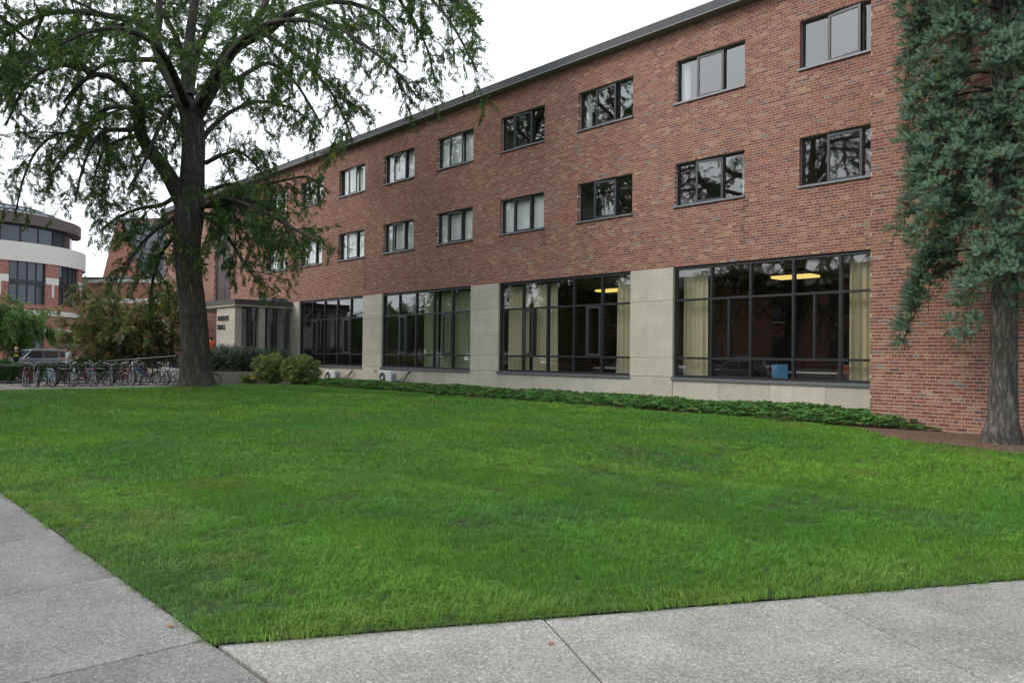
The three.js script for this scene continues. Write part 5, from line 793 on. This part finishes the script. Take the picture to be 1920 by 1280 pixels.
// ---------------------------------------------------------------- background buildings
{
  reseed(101);
  const brick = mat(lin(0.95, 0.95, 0.95), 0.9, { map: rep(tex(256, (u, v) => { const r = Math.floor(v * 16), c = hash(Math.floor(u * 8 + (r & 1) * 0.5), r), k = 0.9 + c * 0.2; return [0.58 * k, 0.40 * k, 0.35 * k]; }), 0.6) }), band = mat(lin(0.55, 0.53, 0.48), 0.85), dark = M.frame, metal = mat(lin(0.08, 0.06, 0.05), 0.7), slate = mat(lin(0.11, 0.125, 0.14), 0.7), seam = mat(lin(0.40, 0.42, 0.43), 0.5);
  const pane = new THREE.MeshStandardMaterial({ color: lin(0.05, 0.06, 0.07), roughness: 0.06, metalness: 0.3 });
  // round hall: arcs about its axis
  const C0 = [-100.5, 4.5], o = thing('round_building', 'round-fronted brick building with white stone bands at the far left', 'building', [C0[0], -0.05, C0[1]]);
  const arc = (r0, r1, y0, y1, a0, a1, n = Math.max(2, Math.ceil(Math.abs(a1 - a0) / 0.09))) => { const s = new THREE.Shape(); for (let i = 0; i <= n; i++) { const a = mix(a0, a1, i / n), x = Math.cos(a) * r1, y = Math.sin(a) * r1; i ? s.lineTo(x, y) : s.moveTo(x, y); } for (let i = n; i >= 0; i--) { const a = mix(a0, a1, i / n); s.lineTo(Math.cos(a) * r0, Math.sin(a) * r0); } return boxUV(new THREE.ExtrudeGeometry(s, { depth: y1 - y0, bevelEnabled: false }).rotateX(-Math.PI / 2).translate(0, y0, 0)); };   // angle 0 is +x, growing toward -z
  const R = 10.5, A0 = -1.5, A1 = 1.5, n = 6, da = (A1 - A0) / n;
  const openings = [[0.3, 3.0], [4.3, 5.0], [6.4, 10.3]];
  part('wall', arc(R - 0.6, R - 0.35, 0, 10.5, A0, A1), metal, o);
  for (let i = 0; i < n; i++) {
    const a = A0 + i * da, p = 0.30 * da;
    part('brick_pier', [arc(R - 0.36, R, 0, 10.4, a, a + p), arc(R - 0.36, R - 0.08, 3.4, 6.2, a + p, a + da)], brick, o);
    const w = part('window', [arc(R - 0.33, R - 0.2, 6.2, 10.4, a + p, a + p + 0.012), arc(R - 0.33, R - 0.2, 6.2, 10.4, a + da - 0.012, a + da), arc(R - 0.33, R - 0.19, 8.1, 8.6, a + p, a + da), ...[0.25, 0.5, 0.75].map(t => arc(R - 0.33, R - 0.2, 6.2, 10.4, mix(a + p, a + da, t) - 0.006, mix(a + p, a + da, t) + 0.006))], dark, o);
    for (let k = 0; k < 4; k++) for (const [y0, y1] of [[6.25, 8.1], [8.6, 10.35]]) part('pane', arc(R - 0.32, R - 0.27, y0, y1, mix(a + p, a + da, k / 4) + 0.008, mix(a + p, a + da, (k + 1) / 4) - 0.008, 1), pane, w);
    const g = part('window', [arc(R - 0.33, R - 0.2, 0.2, 3.4, a + p, a + p + 0.02), arc(R - 0.33, R - 0.2, 0.2, 3.4, mix(a + p, a + da, 0.5) - 0.01, mix(a + p, a + da, 0.5) + 0.01)], dark, o); part('pane', arc(R - 0.32, R - 0.27, 0.3, 3.35, a + p + 0.02, a + da - 0.02), pane, g);
    part('stone_cap', [arc(R - 0.3, R + 0.05, 8.3, 9.0, a, a + p), arc(R - 0.3, R + 0.06, 7.0, 8.3, a + p * 0.45, a + p * 0.6)], band, o);
  }
  part('stone_band', arc(R - 0.4, R + 0.12, 10.4, 12.3, A0 - 0.05, A1 + 0.05), band, o); part('stone_band', arc(R - 0.3, R + 0.08, 5.1, 5.6, A0, A1), band, o); part('stone_band', arc(R - 0.3, R + 0.07, 3.4, 3.75, A0, A1), band, o);
  const cl = part('clerestory', arc(R - 1.6, R - 1.3, 12.3, 14.2, A0, A1), dark, o); for (let i = 0; i < 15; i++) part('pane', arc(R - 1.29, R - 1.25, 12.5, 14.0, mix(A0, A1, i / 15) + 0.012, mix(A0, A1, (i + 1) / 15) - 0.012, 2), pane, cl);
  part('roof', [arc(R - 2.5, R - 0.4, 14.2, 15.3, A0 - 0.1, A1 + 0.1)], metal, o);
  for (let i = 0; i < 4; i++) part('roof_tier', arc(2, R - 1.2 - i * 0.8, 15.3 + i * 0.32, 15.55 + i * 0.32, A0 - 0.1, A1 + 0.1), i % 2 ? slate : seam, o);
  // brick range joining it on the right
  const r = thing('brick_annex', 'low brick building with white bands behind the trees', 'building', [-92, -0.05, -12], 0.72);
  part('wall', boxUV(b2(-13, 16, 0, 9.3, -6, 0)), brick, r); for (const [y0, y1] of [[9.3, 9.75], [7.0, 7.5], [3.6, 4.0]]) part('stone_band', b2(-13.1, 16.1, y0, y1, -6.1, 0.1), band, r);
  for (let i = 0; i < 9; i++) { const x = -11.6 + i * 3.1; for (const [y0, y1] of [[0.5, 3.3], [4.4, 6.7]]) { const w = part('window', b2(x, x + 1.7, y0, y1, -0.05, 0.05), dark, r); part('pane', b2(x + 0.08, x + 0.81, y0 + 0.1, y1 - 0.1, 0.03, 0.07), pane, w); part('pane', b2(x + 0.89, x + 1.62, y0 + 0.1, y1 - 0.1, 0.03, 0.07), pane, w); } if (i % 2) part('stone_pier', b2(x - 1.0, x - 0.2, 0, 3.6, -0.05, 0.2), band, r); }
  part('roof', b2(-13.3, 16.3, 9.75, 9.95, -6.2, 0.2), slate, r);
  // steep brick gable with slate roof
  const t = thing('gabled_building', 'tall steep brick gable with grey slate roof behind the trees', 'building', [-99, -0.05, -12.0], 0.72);
  const sh = new THREE.Shape([[-6.5, 0], [7, 0], [7, 17.2], [-3.2, 17.2], [-4.9, 10.2], [-6.5, 10]].map(p => new THREE.Vector2(...p)));
  part('wall', boxUV(new THREE.ExtrudeGeometry(sh, { depth: 6, bevelEnabled: false }).translate(0, 0, -6)), brick, t);
  const sl = new THREE.Shape([[-2.2, 16.9], [7.1, 16.9], [7.1, 9.2], [0.9, 9.2]].map(p => new THREE.Vector2(...p)));
  part('roof', [new THREE.ExtrudeGeometry(sl, { depth: 0.25, bevelEnabled: false }).translate(0, 0, 0.02), b2(-3.3, 7.1, 17.2, 17.45, -6.1, 0.1)], slate, t);
  // the hall across the street, mirrored in the ground-floor glass
  const q = thing('brick_building', 'low brick hall with white cornice across the street, mirrored in the windows', 'building', [-36, -0.1, 40]);
  part('wall', boxUV(b2(-22, 24, 0, 8.0, 0, 12)), brick, q); part('cornice', [b2(-22.3, 24.3, 7.6, 8.7, -0.35, 12.3)], band, q); part('plinth', b2(-22.06, 24.06, 0, 0.7, -0.08, 0.1), band, q);
  for (let i = 0; i < 8; i++) { const x = -19.5 + i * 5.6; for (const y of [1.2, 4.6]) { const w = part('window', b2(x, x + 1.8, y, y + 2.1, -0.06, 0.06), dark, q); part('pane', b2(x + 0.08, x + 0.86, y + 0.1, y + 2.0, -0.09, -0.05), pane, w); part('pane', b2(x + 0.94, x + 1.72, y + 0.1, y + 2.0, -0.09, -0.05), pane, w); part('sill', b2(x - 0.1, x + 1.9, y - 0.14, y - 0.02, -0.2, 0.05), band, w); } }
}
scene.traverse(o => { if (o.isMesh) { o.castShadow = true; o.receiveShadow = true; } });
renderer.render(scene, camera);
